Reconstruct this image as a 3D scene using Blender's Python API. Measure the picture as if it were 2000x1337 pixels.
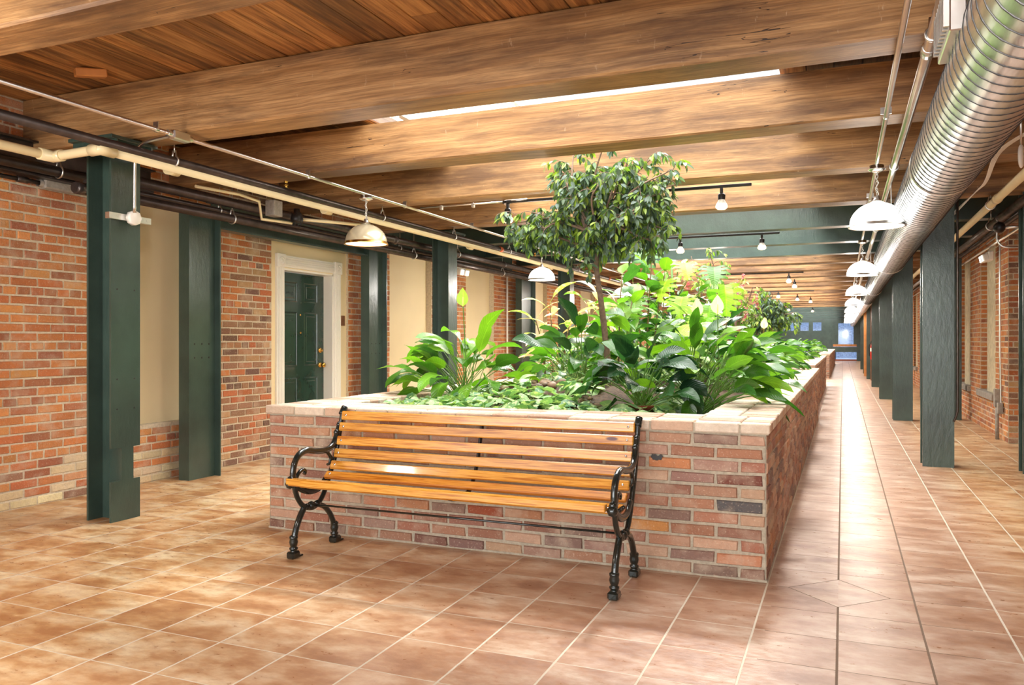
import bpy, math, random
from mathutils import Vector, Matrix
for o in list(bpy.data.objects): bpy.data.objects.remove(o)
SC = bpy.context.scene
COL = SC.collection
PI = math.pi
def R(d): return d*PI/180
# ---------------------------------------------------------------- camera
EYE = 1.2; FPX = 1555.0; HY = 667.0
YAW = math.atan(646.0/FPX)
cam = bpy.data.cameras.new('camera'); cam.lens = FPX/2000*36; cam.sensor_width = 36
cam.shift_y = -0.00075; cam.clip_end = 300; cam.clip_start = .05
co = bpy.data.objects.new('camera', cam); COL.objects.link(co)
co.location = (0, 0, EYE); co.rotation_euler = (PI/2, 0, YAW); SC.camera = co
def at(px, py, x=None, y=None, z=None):
    a = (px-1000)/FPX; b = -(py-HY)/FPX
    d = Vector((-math.sin(YAW)+a*math.cos(YAW), math.cos(YAW)+a*math.sin(YAW), b))
    t = (z-EYE)/d.z if z is not None else (x/d.x if x is not None else y/d.y)
    return Vector((d.x*t, d.y*t, EYE+d.z*t))
# ---------------------------------------------------------------- world, big lights, exposure
W = bpy.data.worlds.new('sky'); SC.world = W; W.use_nodes = True
bg = W.node_tree.nodes['Background']; bg.inputs[0].default_value = (.86, .92, 1, 1); bg.inputs[1].default_value = 1.0
SC.view_settings.view_transform = 'Standard'; SC.view_settings.look = 'None'
SC.view_settings.exposure = 0.75; SC.view_settings.gamma = 1; SC.view_settings.use_curve_mapping = False
def light(name, kind, loc, power, color=(1, 1, 1), size=None, size_y=None, rot=(0, 0, 0), radius=.05, spot=None):
    l = bpy.data.lights.new(name, kind); l.energy = power; l.color = color
    if kind == 'AREA':
        l.shape = 'RECTANGLE'; l.size = size; l.size_y = size_y
    else: l.shadow_soft_size = radius
    if spot: l.spot_size = R(spot); l.spot_blend = .6
    o = bpy.data.objects.new(name, l); COL.objects.link(o); o.location = loc; o.rotation_euler = rot
    return o
# skylight over the planter opening; unseen fill lights added behind and beside the camera
light('skylight', 'AREA', (-1.9, 15, 5.6), 1900, (1, .99, .97), 3.0, 24)
light('skylight', 'AREA', (-1.9, 40, 5.6), 1300, (1, .99, .97), 3.0, 24)
light('rear_fill_light', 'AREA', (-2.2, -4.2, 1.6), 270, (.98, .97, .95), 8.0, 2.4, (R(90), 0, 0))
light('side_fill_light', 'AREA', (3.6, 0.5, 1.6), 60, (1, .95, .88), 4.0, 2.0, (0, R(90), 0))
sn = bpy.data.lights.new('sun', 'SUN'); sn.energy = 1.5; sn.angle = R(3.5); sn.color = (1, .97, .9)
so = bpy.data.objects.new('sun', sn); COL.objects.link(so); so.location = (-1, 30, 20)
so.rotation_euler = Vector((.06, -1.1, -1.0)).to_track_quat('-Z', 'Y').to_euler()
# ---------------------------------------------------------------- helpers
def lin(c):
    return tuple((x/12.92 if x <= .04045 else ((x+.055)/1.055)**2.4) for x in c)
def rgb(r, g, b): return lin((r/255, g/255, b/255))
class MB:
    def __init__(s): s.v = []; s.f = []; s.mi = []; s.sm = []; s.col = []; s.uv = []; s.cur = (1, 1, 1); s.m = 0
    def add(s, vs, fs, smooth=False, m=None, col=None, uvs=None):
        b = len(s.v); s.v.extend([tuple(v) for v in vs]); m = s.m if m is None else m
        for k, f in enumerate(fs):
            s.f.append([i+b for i in f]); s.mi.append(m); s.sm.append(smooth); s.col.append(col or s.cur)
            s.uv.extend([uvs[i] if uvs else (0, 0) for i in f])
    def box(s, x0, y0, z0, x1, y1, z1, **k):
        vs = [(x, y, z) for z in (z0, z1) for y in (y0, y1) for x in (x0, x1)]
        s.add(vs, [(0, 2, 3, 1), (4, 5, 7, 6), (0, 1, 5, 4), (2, 6, 7, 3), (0, 4, 6, 2), (1, 3, 7, 5)], **k)
    def cbox(s, x0, y0, z0, x1, y1, z1, c=.004, **k):      # chamfered box
        X = (x0, x1); Y = (y0, y1); Z = (z0, z1); vs = []; idx = {}
        for i in (0, 1):
            for j in (0, 1):
                for l in (0, 1):
                    sx, sy, sz = (c if i == 0 else -c), (c if j == 0 else -c), (c if l == 0 else -c)
                    for a, v in enumerate([(X[i], Y[j]+sy, Z[l]+sz), (X[i]+sx, Y[j], Z[l]+sz), (X[i]+sx, Y[j]+sy, Z[l])]):
                        idx[(i, j, l, a)] = len(vs); vs.append(v)
        g = lambda *q: idx[q]; fs = []
        fs.append((g(0,0,0,0), g(0,0,1,0), g(0,1,1,0), g(0,1,0,0))); fs.append((g(1,0,0,0), g(1,1,0,0), g(1,1,1,0), g(1,0,1,0)))
        fs.append((g(0,0,0,1), g(1,0,0,1), g(1,0,1,1), g(0,0,1,1))); fs.append((g(0,1,0,1), g(0,1,1,1), g(1,1,1,1), g(1,1,0,1)))
        fs.append((g(0,0,0,2), g(0,1,0,2), g(1,1,0,2), g(1,0,0,2))); fs.append((g(0,0,1,2), g(1,0,1,2), g(1,1,1,2), g(0,1,1,2)))
        for i in (0, 1):
            for j in (0, 1): fs.append((g(i,j,0,0), g(i,j,1,0), g(i,j,1,1), g(i,j,0,1)))
        for i in (0, 1):
            for l in (0, 1): fs.append((g(i,0,l,0), g(i,1,l,0), g(i,1,l,2), g(i,0,l,2)))
        for j in (0, 1):
            for l in (0, 1): fs.append((g(0,j,l,1), g(1,j,l,1), g(1,j,l,2), g(0,j,l,2)))
        for i in (0, 1):
            for j in (0, 1):
                for l in (0, 1): fs.append((g(i,j,l,0), g(i,j,l,1), g(i,j,l,2)))
        s.add(vs, fs, **k)
    def tube(s, pts, r, n=8, caps=True, flat=1.0, **k):
        pts = [Vector(p) for p in pts]; rs = r if isinstance(r, (list, tuple)) else [r]*len(pts)
        vs = []; up = None
        for i, p in enumerate(pts):
            t = (pts[min(i+1, len(pts)-1)]-pts[max(i-1, 0)])
            if t.length < 1e-9: t = Vector((0, 0, 1))
            t.normalize()
            if up is None:
                up = Vector((0, 0, 1)) if abs(t.z) < .9 else Vector((1, 0, 0))
            a = t.cross(up)
            if a.length < 1e-6: a = t.cross(Vector((0, 1, 0)))
            a.normalize(); b = a.cross(t).normalized(); up = b
            for j in range(n):
                th = 2*PI*j/n; vs.append(p+a*math.cos(th)*rs[i]*flat+b*math.sin(th)*rs[i])
        fs = [(i*n+j, i*n+(j+1) % n, (i+1)*n+(j+1) % n, (i+1)*n+j) for i in range(len(pts)-1) for j in range(n)]
        k.setdefault('smooth', True); s.add(vs, fs, **k)
        if caps:
            k['smooth'] = False; b = len(s.v)-len(vs)
            for ring, rev in ((0, 0), (len(pts)-1, 1)):
                q = [b+ring*n+j for j in range(n)]; s.f.append(q if rev else q[::-1]); s.mi.append(k.get('m') or s.m); s.sm.append(False); s.col.append(k.get('col') or s.cur); s.uv.extend([(0, 0)]*n)
    def lathe(s, prof, c=(0, 0, 0), n=24, axis='z', rib=0, **k):
        vs = []
        for (r, h) in prof:
            for j in range(n):
                th = 2*PI*j/n; rr = r+(rib if j % 2 else 0)*(1 if r > .02 else 0)
                p = (rr*math.cos(th), rr*math.sin(th), h) if axis == 'z' else ((rr*math.cos(th), h, rr*math.sin(th)) if axis == 'y' else (h, rr*math.cos(th), rr*math.sin(th)))
                vs.append((p[0]+c[0], p[1]+c[1], p[2]+c[2]))
        fs = [(i*n+j, i*n+(j+1) % n, (i+1)*n+(j+1) % n, (i+1)*n+j) for i in range(len(prof)-1) for j in range(n)]
        k.setdefault('smooth', True); s.add(vs, fs, **k)
    def build(s, name, mats, parent=None, loc=None, label=None):
        me = bpy.data.meshes.new(name); me.from_pydata(s.v, [], s.f)
        for m in (mats if isinstance(mats, (list, tuple)) else [mats]): me.materials.append(m)
        me.polygons.foreach_set('material_index', s.mi); me.polygons.foreach_set('use_smooth', s.sm)
        a = me.attributes.new('tint', 'FLOAT_COLOR', 'FACE')
        a.data.foreach_set('color', [x for c in s.col for x in (c[0], c[1], c[2], 1)])
        if any(u != (0, 0) for u in s.uv[:400]):
            uv = me.uv_layers.new(name='UVMap'); uv.data.foreach_set('uv', [x for u in s.uv for x in u])
        me.update(); o = bpy.data.objects.new(name, me); COL.objects.link(o)
        if parent: o.parent = parent
        if loc is not None: o.location = loc
        if label: o['label'] = label
        return o
def tag(o, label=None, cat=None, group=None, kind=None):
    if label: o['label'] = label
    if cat: o['category'] = cat
    if group: o['group'] = group
    if kind: o['kind'] = kind
    return o
def thing(name, label, cat, loc=(0, 0, 0), rz=0, group=None):
    o = bpy.data.objects.new(name, None); o.empty_display_size = .1; COL.objects.link(o)
    o.location = loc; o.rotation_euler = (0, 0, rz); return tag(o, label, cat, group)
def copy_tree(o, parent=None):
    c = o.copy(); COL.objects.link(c)
    if parent: c.parent = parent
    for ch in [x for x in list(bpy.data.objects) if x.parent == o]: copy_tree(ch, c)
    return c
# ---------------------------------------------------------------- materials
class NT:
    def __init__(s, name):
        s.mat = bpy.data.materials.new(name); s.mat.use_nodes = True; s.t = s.mat.node_tree; s.b = s.t.nodes['Principled BSDF']
    def n(s, ty, ins=None, **props):
        nd = s.t.nodes.new(ty)
        for k, v in props.items(): setattr(nd, k, v)
        for k, v in (ins or {}).items():
            if hasattr(v, 'links') or isinstance(v, bpy.types.NodeSocket): s.t.links.new(v, nd.inputs[k])
            else: nd.inputs[k].default_value = v
        return nd
    def link(s, a, b): s.t.links.new(a, b)
    def coord(s, kind='Object'): return s.n('ShaderNodeTexCoord').outputs[kind]
    def mapping(s, vec, scale=(1, 1, 1), loc=(0, 0, 0), rot=(0, 0, 0)):
        return s.n('ShaderNodeMapping', {'Vector': vec, 'Scale': scale, 'Location': loc, 'Rotation': rot}).outputs[0]
    def noise(s, vec, scale=5, detail=4, rough=.55, w=None):
        d = {'Vector': vec, 'Scale': scale, 'Detail': detail, 'Roughness': rough}
        if w is not None: d['W'] = w
        return s.n('ShaderNodeTexNoise', d, noise_dimensions='4D' if w is not None else '3D').outputs['Fac']
    def ramp(s, fac, stops):
        nd = s.n('ShaderNodeValToRGB', {'Fac': fac}); e = nd.color_ramp.elements
        while len(e) < len(stops): e.new(.5)
        for i, (p, c) in enumerate(stops):
            e[i].position = p; e[i].color = (*c, 1) if len(c) == 3 else c
        return nd.outputs[0]
    def mix(s, fac, a, b, mode='MIX'):
        nd = s.n('ShaderNodeMix', data_type='RGBA', blend_type=mode)
        for i, v in ((0, fac), (6, a), (7, b)):
            if isinstance(v, bpy.types.NodeSocket): s.link(v, nd.inputs[i])
            else: nd.inputs[i].default_value = (*v, 1) if isinstance(v, tuple) and len(v) == 3 else v
        return nd.outputs[2]
    def math(s, op, a, b=None, c=None):
        nd = s.n('ShaderNodeMath', operation=op)
        for i, v in enumerate((a, b, c)):
            if v is None: continue
            if isinstance(v, bpy.types.NodeSocket): s.link(v, nd.inputs[i])
            else: nd.inputs[i].default_value = v
        return nd.outputs[0]
    def attr(s, name='tint'): return s.n('ShaderNodeAttribute', attribute_name=name).outputs['Color']
    def bump(s, h, strength=.3, dist=.01, normal=None):
        d = {'Height': h, 'Strength': strength, 'Distance': dist}
        if normal is not None: d['Normal'] = normal
        o = s.n('ShaderNodeBump', d).outputs[0]; s.link(o, s.b.inputs['Normal']); return o
    def set(s, **k):
        for a, v in k.items():
            a = {'base': 'Base Color', 'rough': 'Roughness', 'metal': 'Metallic', 'coat': 'Coat Weight', 'coatr': 'Coat Roughness', 'spec': 'Specular IOR Level'}.get(a, a)
            if isinstance(v, bpy.types.NodeSocket): s.link(v, s.b.inputs[a])
            else: s.b.inputs[a].default_value = (*v, 1) if isinstance(v, tuple) and len(v) == 3 else v
        return s.mat
def plain(name, c, rough=.5, metal=0, nz=0, nscale=30, coat=0, tint=False, mott=.12, mscale=6):
    m = NT(name); co = m.coord(); n = m.noise(co, mscale, 3)
    dark = tuple(x*(1-mott) for x in c); lite = tuple(min(1, x*(1+mott)) for x in c)
    base = m.ramp(n, [(.3, dark), (.7, lite)])
    if tint: base = m.mix(1.0, base, m.attr(), 'MULTIPLY')
    if nz: m.bump(m.noise(co, nscale, 3), nz, .01)
    return m.set(base=base, rough=rough, metal=metal, coat=coat)
def brick_material():
    m = NT('brick'); co = m.coord(); t = m.attr()
    n1 = m.noise(co, 28, 5, .65); n2 = m.noise(co, 90, 3, .6); n3 = m.noise(co, 6, 3, .6)
    c = m.mix(m.ramp(n1, [(.35, (0, 0, 0)), (.75, (.75, .75, .75))]), t, m.mix(.4, t, rgb(128, 92, 72)))
    c = m.mix(m.ramp(n3, [(.5, (0, 0, 0)), (.7, (.45, .45, .45))]), c, rgb(205, 185, 160))
    c = m.mix(m.ramp(n2, [(.58, (0, 0, 0)), (.74, (.55, .55, .55))]), c, rgb(215, 195, 170))
    h = m.math('ADD', m.math('MULTIPLY', n1, .7), m.math('MULTIPLY', n2, .5)); m.bump(h, .9, .01)
    return m.set(base=c, rough=.85)
def mortar_material(name, c):
    m = NT(name); co = m.coord(); n = m.noise(co, 40, 5, .7)
    m.bump(n, .6, .006); return m.set(base=m.ramp(n, [(.25, tuple(x*.6 for x in c)), (.7, c)]), rough=.95)
def timber_material():
    m = NT('old_timber'); co = m.coord(); rnd = m.n('ShaderNodeObjectInfo').outputs['Random']; w = m.math('MULTIPLY', rnd, 17.0)
    wb = m.noise(m.mapping(co, (1.2, 3, 3)), 1.2, 2, .5, w); cw = m.n('ShaderNodeVectorMath', {0: co, 1: m.n('ShaderNodeCombineXYZ', {'Z': m.math('MULTIPLY', wb, .05), 'Y': m.math('MULTIPLY', wb, .03)}).outputs[0]}, operation='ADD').outputs[0]
    g = m.noise(m.mapping(cw, (.45, 10, 10)), 2.4, 6, .62, w); f = m.noise(m.mapping(cw, (1.1, 62, 62)), 2.4, 4, .6, w)
    st = m.noise(m.mapping(cw, (.55, 1.5, 3.4)), 1.5, 6, .66, w); wt = m.noise(m.mapping(co, (5, 5, 1.4)), 4.5, 5, .75, w)
    c = m.ramp(g, [(.25, rgb(112, 76, 42)), (.43, rgb(162, 120, 74)), (.6, rgb(194, 152, 102)), (.8, rgb(148, 106, 64))])
    c = m.mix(m.ramp(f, [(.42, (0, 0, 0)), (.66, (.6, .6, .6))]), c, rgb(104, 70, 40))
    c = m.mix(m.ramp(st, [(.44, (0, 0, 0)), (.62, (.85, .85, .85))]), c, rgb(88, 62, 42))
    c = m.mix(m.ramp(wt, [(.63, (0, 0, 0)), (.72, (.5, .5, .5))]), c, rgb(214, 190, 158))
    ck = m.noise(m.mapping(cw, (.3, 8, 8)), 1.6, 3, .5, w)
    line = m.math('LESS_THAN', m.math('ABSOLUTE', m.math('SUBTRACT', ck, .5)), .0016)
    line = m.math('MULTIPLY', line, m.math('GREATER_THAN', m.noise(m.mapping(co, (.6, .6, .6)), 1.5, 2, .5, w), .52))
    c = m.mix(line, c, rgb(52, 34, 20))
    h = m.math('SUBTRACT', m.math('MULTIPLY', f, .4), line); m.bump(h, .5, .006)
    return m.set(base=c, rough=.5)
def plank_material():
    m = NT('deck_planks'); co = m.coord(); t = m.attr()
    g = m.noise(m.mapping(co, (22, 1.0, 22)), 1.6, 6, .65); st = m.noise(m.mapping(co, (5, .9, 5)), 1.6, 4, .6)
    c = m.ramp(g, [(.28, rgb(84, 52, 26)), (.48, rgb(160, 110, 60)), (.66, rgb(202, 152, 92)), (.85, rgb(132, 88, 48))])
    c = m.mix(1.0, c, t, 'MULTIPLY'); c = m.mix(m.ramp(st, [(.5, (0, 0, 0)), (.7, (.75, .75, .75))]), c, rgb(58, 34, 20))
    m.bump(g, .3, .005); return m.set(base=c, rough=.5)
def bench_material():
    m = NT('varnished_pine'); co = m.coord(); t = m.attr(); rnd = m.n('ShaderNodeObjectInfo').outputs['Random']; w = m.math('MULTIPLY', rnd, 31.0)
    cw = m.n('ShaderNodeVectorMath', {0: co, 1: m.n('ShaderNodeCombineXYZ', {'X': w, 'Y': m.math('MULTIPLY', rnd, 1.0)}).outputs[0]}, operation='ADD').outputs[0]
    g = m.noise(m.mapping(cw, (1.2, 34, 34)), 2.4, 4, .6)
    k = m.n('ShaderNodeTexVoronoi', {'Vector': m.mapping(cw, (2.2, 7, 7)), 'Scale': 1.0}, voronoi_dimensions='3D').outputs['Distance']
    c = m.ramp(g, [(.36, rgb(168, 98, 22)), (.47, rgb(206, 142, 48)), (.56, rgb(224, 166, 74)), (.66, rgb(182, 112, 28))])
    c = m.mix(m.ramp(k, [(.06, (1, 1, 1)), (.09, (0, 0, 0))]), c, rgb(96, 34, 10)); c = m.mix(1.0, c, t, 'MULTIPLY')
    m.bump(m.noise(m.mapping(co, (30, 60, 60)), 4, 2), .08, .003)
    return m.set(base=c, rough=.24, coat=.6, coatr=.08)
def tile_material():
    m = NT('terracotta_tiles'); co = m.coord(); P = .3253
    sx = m.n('ShaderNodeSeparateXYZ', {'Vector': co}); X, Y = sx.outputs[0], sx.outputs[1]
    u = m.math('DIVIDE', m.math('ADD', X, .02+100*P), P); v = m.math('DIVIDE', m.math('ADD', Y, -3.14+100*P), P)
    fu = m.math('FRACT', u); fv = m.math('FRACT', v)
    du = m.math('MINIMUM', fu, m.math('SUBTRACT', 1.0, fu)); dv = m.math('MINIMUM', fv, m.math('SUBTRACT', 1.0, fv))
    d = m.math('MULTIPLY', m.math('MINIMUM', du, m.math('MULTIPLY', dv, 1.8)), P)
    dd = m.math('ADD', m.math('ABSOLUTE', m.math('ADD', X, .02)), m.math('ABSOLUTE', m.math('SUBTRACT', Y, 4.116)))
    inside = m.math('LESS_THAN', dd, .226); edge = m.math('ABSOLUTE', m.math('SUBTRACT', dd, .226))
    d = m.math('MAXIMUM', d, m.math('MULTIPLY', inside, 1.0)); d = m.math('MINIMUM', d, m.math('MULTIPLY', edge, 1.1))
    d = m.math('ADD', d, m.math('MULTIPLY', m.math('SUBTRACT', m.noise(co, 60, 2), .5), .002))
    gm = m.ramp(m.math('MULTIPLY', d, 100.0), [(.36, (1, 1, 1)), (.5, (0, 0, 0))])
    idv = m.n('ShaderNodeCombineXYZ', {'X': m.math('FLOOR', u), 'Y': m.math('FLOOR', v), 'Z': inside})
    wn = m.n('ShaderNodeTexWhiteNoise', {'Vector': idv.outputs[0]}, noise_dimensions='3D')
    off = m.n('ShaderNodeVectorMath', {0: wn.outputs['Color'], 1: (40, 40, 40)}, operation='MULTIPLY').outputs[0]
    pv = m.n('ShaderNodeVectorMath', {0: m.mapping(co, (1, 1.7, 1)), 1: off}, operation='ADD').outputs[0]
    n1 = m.noise(pv, 3.6, 5, .6); n2 = m.noise(pv, 16, 5, .65)
    warm = m.ramp(n1, [(.36, rgb(168, 118, 72)), (.45, rgb(192, 148, 98)), (.54, rgb(214, 182, 136)), (.66, rgb(228, 208, 168))])
    pink = m.ramp(n1, [(.34, rgb(146, 108, 86)), (.46, rgb(170, 134, 110)), (.56, rgb(186, 156, 134)), (.7, rgb(206, 188, 168))])
    side = m.ramp(m.math('ADD', m.math('MULTIPLY', X, .35), m.math('MULTIPLY', Y, -.02)), [(0, (0, 0, 0)), (.01, (1, 1, 1))])
    reg = m.n('ShaderNodeMapRange', {'Value': X, 'From Min': -3.2, 'From Max': -.8, 'To Min': 0.0, 'To Max': 1.0}).outputs[0]
    reg2 = m.n('ShaderNodeMapRange', {'Value': X, 'From Min': .65, 'From Max': 1.1, 'To Min': 1.0, 'To Max': .25}).outputs[0]
    c = m.mix(m.math('MULTIPLY', reg, reg2), warm, pink)
    c = m.mix(m.ramp(n2, [(.3, (.5, .5, .5)), (.55, (0, 0, 0))]), c, rgb(158, 110, 76))
    c = m.mix(m.ramp(wn.outputs['Value'], [(0, (0, 0, 0)), (1, (.22, .22, .22))]), c, rgb(176, 124, 84))
    walk = m.math('MULTIPLY', m.math('GREATER_THAN', X, -.3), m.math('LESS_THAN', X, .5))
    walk = m.math('MAXIMUM', walk, 0.0)
    gc = m.mix(walk, rgb(204, 194, 174), rgb(112, 90, 70))
    c = m.mix(gm, c, gc)
    wave = m.noise(m.mapping(co, (1.0, 2.2, 1)), 22, 4, .6); fine = m.noise(co, 140, 3, .6)
    h = m.math('SUBTRACT', m.math('ADD', m.math('MULTIPLY', wave, .5), m.math('MULTIPLY', fine, .06)), m.math('MULTIPLY', gm, .9))
    m.bump(h, .38, .005)
    r = m.mix(gm, m.ramp(n2, [(.3, (.26, .26, .26)), (.7, (.42, .42, .42))]), (.8, .8, .8))
    return m.set(base=c, rough=r, spec=.5)
def leaf_material(name, trans=.3, rough=.27, vein=.25, varieg=0, vc=(.8, .85, .6)):
    m = NT(name); t = m.attr(); uv = m.n('ShaderNodeUVMap', uv_map='UVMap').outputs[0]; s = m.n('ShaderNodeSeparateXYZ', {'Vector': uv})
    U, V = s.outputs[0], s.outputs[1]; au = m.math('ABSOLUTE', U)
    ph = m.math('SUBTRACT', m.math('MULTIPLY', V, 13.0), m.math('MULTIPLY', au, 2.6))
    wv = m.math('SINE', m.math('MULTIPLY', ph, 6.283)); mid = m.math('LESS_THAN', au, .055)
    co = m.coord(); n = m.noise(co, 30, 3)
    c = m.mix(m.ramp(n, [(.35, (0, 0, 0)), (.7, (.3, .3, .3))]), t, m.mix(1.0, t, (.55, .7, .5), 'MULTIPLY'))
    lite = m.mix(1.0, t, (1.55, 1.45, 1.3), 'MULTIPLY')
    c = m.mix(m.math('MULTIPLY', m.math('ADD', m.math('MULTIPLY', wv, .5), .5), vein), c, lite)
    c = m.mix(m.math('MULTIPLY', mid, .7), c, lite)
    if varieg:
        q = m.noise(m.mapping(co, (1, 1, 1)), 22, 4, .6); c = m.mix(m.ramp(q, [(.62-varieg, (0, 0, 0)), (.7-varieg, (1, 1, 1))]), c, vc)
    hh = m.math('SUBTRACT', m.math('MULTIPLY', wv, .3), m.math('MULTIPLY', mid, 1.0)); m.bump(hh, .35, .004)
    m.set(base=c, rough=rough, spec=.5)
    tr = m.n('ShaderNodeBsdfTranslucent', {'Color': m.mix(1.0, c, (1.3, 1.45, .6), 'MULTIPLY')})
    mx = m.n('ShaderNodeMixShader', {0: trans, 1: m.b.outputs[0], 2: tr.outputs[0]})
    m.link(mx.outputs[0], m.t.nodes['Material Output'].inputs[0]); return m.mat
def emit(name, c, s):
    m = NT(name); m.set(base=c, rough=.4); m.b.inputs['Emission Color'].default_value = (*c, 1); m.b.inputs['Emission Strength'].default_value = s; return m.mat
def steel_paint():
    m = NT('green_steel_paint'); co = m.coord(); n = m.noise(m.mapping(co, (1, 1, .35)), 26, 4, .6); b = m.noise(co, 3, 3)
    m.bump(m.math('ADD', n, m.math('MULTIPLY', m.noise(co, 110, 2), .3)), .4, .008)
    c = m.ramp(b, [(.3, rgb(46, 62, 55)), (.7, rgb(62, 81, 71))]); sc = m.noise(m.mapping(co, (30, 30, 3)), 6, 4, .7)
    c = m.mix(m.ramp(sc, [(.7, (0, 0, 0)), (.8, (.35, .35, .35))]), c, rgb(130, 150, 140))
    return m.set(base=c, rough=.3, coat=.25, coatr=.2)
def duct_material():
    m = NT('galvanised_duct'); co = m.coord(); n = m.noise(m.mapping(co, (6, .8, 6)), 5, 4, .6); k = m.noise(co, 3, 2)
    m.bump(m.math('ADD', n, k), .12, .01)
    return m.set(base=m.ramp(n, [(.3, (.56, .58, .60)), (.7, (.80, .82, .84))]), rough=.3, metal=1.0)
def glass_material(name, c=(.9, .95, 1), rough=.05):
    m = NT(name); tr = m.n('ShaderNodeBsdfTransparent', {'Color': (*c, 1)}); gl = m.n('ShaderNodeBsdfGlossy', {'Roughness': rough})
    fr = m.n('ShaderNodeFresnel', {'IOR': 1.45}); mx = m.n('ShaderNodeMixShader', {0: fr.outputs[0], 1: tr.outputs[0], 2: gl.outputs[0]})
    m.link(mx.outputs[0], m.t.nodes['Material Output'].inputs[0]); return m.mat
M = dict(brick=brick_material(), mortar=mortar_material('lime_mortar', rgb(222, 206, 178)), gmortar=mortar_material('grey_mortar', rgb(186, 174, 152)),
    timber=timber_material(), plank=plank_material(), pine=bench_material(), tile=tile_material(), green=steel_paint(),
    door=plain('dark_green_door_paint', rgb(38, 62, 52), .22, 0, .05, 12, .4), cream=plain('cream_wall_paint', rgb(236, 218, 176), .6, 0, .05, 60, 0, False, .03, 2),
    white=plain('white_trim_paint', rgb(240, 236, 226), .4, 0, 0, 30, .1, False, .02), stone=plain('grey_sill_stone', rgb(150, 142, 132), .85, 0, .5, 40, 0, False, .2, 30),
    plaster=plain('rough_plaster', rgb(196, 184, 154), .9, 0, .7, 22, 0, False, .2, 14), iron=plain('black_cast_iron', rgb(24, 34, 32), .2, .2, .12, 60, .6, False, .2),
    conduit=plain('aluminium_conduit', (.72, .71, .68), .28, 1, .03, 40, 0, False, .06), blackpipe=plain('dark_steel_pipe', rgb(84, 76, 72), .32, .75, .05, 30, 0, False, .25, 10),
    pvc=plain('cream_plastic_pipe', rgb(232, 214, 168), .35, 0, .02, 20, .2, False, .04), duct=duct_material(), chrome=plain('bright_zinc', (.8, .8, .8), .25, 1),
    brass=plain('brass', rgb(214, 168, 84), .25, 1), rust=plain('copper_fitting', rgb(176, 84, 40), .4, .6), dark=plain('dark_metal', rgb(40, 36, 34), .4, .4),
    soil=plain('dark_soil', rgb(74, 56, 40), .95, 0, 1.0, 60, 0, False, .45, 50), pebble=plain('river_stone', rgb(150, 134, 116), .6, 0, .15, 30, 0, True, .25, 20),
    clay=plain('terracotta_clay', rgb(140, 72, 44), .6, 0, .1, 60, 0, False, .15), bark=plain('tree_bark', rgb(120, 98, 82), .8, 0, .5, 60, 0, False, .3, 40),
    leaf=leaf_material('glossy_leaf'), bigleaf=leaf_material('broad_leaf', .38, .27, .3), ficus=leaf_material('ficus_leaf', .35, .3, .1),
    pothos=leaf_material('variegated_leaf', .25, .35, .12, .1, rgb(206, 222, 160)), cordy=leaf_material('striped_leaf', .35, .35, .2, .12, rgb(236, 214, 180)),
    petal=leaf_material('petal', .35, .5, .05), stem=plain('green_stem', rgb(86, 124, 44), .45, 0, 0, 30, 0, True, .15),
    stemw=plain('woody_stem', rgb(112, 90, 62), .7, 0, .3, 60, 0, False, .25, 40), shade=emit('lit_lamp_shade', (1, .96, .88), 3.2), bulb=emit('warm_lamp_face', (1, .66, .26), 9),
    glassshade=plain('ribbed_glass_shade', rgb(214, 200, 168), .18, .35, 0, 30, .5, False, .1), red=plain('red_enamel', rgb(190, 30, 20), .3, 0, 0, 30, .4),
    glass=glass_material('window_glass'), wood2=plain('brown_wood_panel', rgb(120, 78, 50), .5, 0, .2, 30, 0, False, .25), honey=plain('honey_wood', rgb(196, 130, 70), .45, 0, .1, 30, 0, False, .15),
    upper=plain('upper_wall_paint', rgb(236, 234, 228), .7), pave=plain('outside_paving', rgb(190, 200, 215), .9, 0, .3, 30))
M['seam'] = plain('seam_steel', (.06, .06, .06), .45, .6)
M['emlens'] = emit('emergency_lamp_lens', (1, .98, .92), 1.2)
# ---------------------------------------------------------------- brick faces
def pick(rng, pal):
    c, j = rng.choice(pal)
    k = 1+rng.uniform(-j, j); return tuple(min(1, max(0, x*k*(1+rng.uniform(-.05, .05)))) for x in rgb(*c))
WALLPAL = [((204, 132, 74), .14), ((196, 122, 68), .13), ((188, 110, 62), .13), ((212, 144, 82), .1), ((178, 112, 74), .13), ((164, 100, 68), .13), ((200, 126, 70), .1)]
OLDPAL = [((170, 122, 88), .2), ((150, 110, 84), .2), ((184, 146, 104), .15), ((188, 106, 64), .15), ((124, 92, 76), .2)]
PLPAL = [((178, 132, 106), .12), ((168, 118, 92), .14), ((154, 104, 82), .15), ((150, 118, 102), .15), ((188, 152, 124), .12), ((140, 98, 80), .15), ((184, 126, 90), .1), ((172, 138, 116), .1), ((132, 104, 92), .1)]
WHITEPAL = [((226, 208, 168), .06), ((214, 190, 150), .1), ((206, 150, 106), .1), ((188, 108, 60), .1)]
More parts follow.
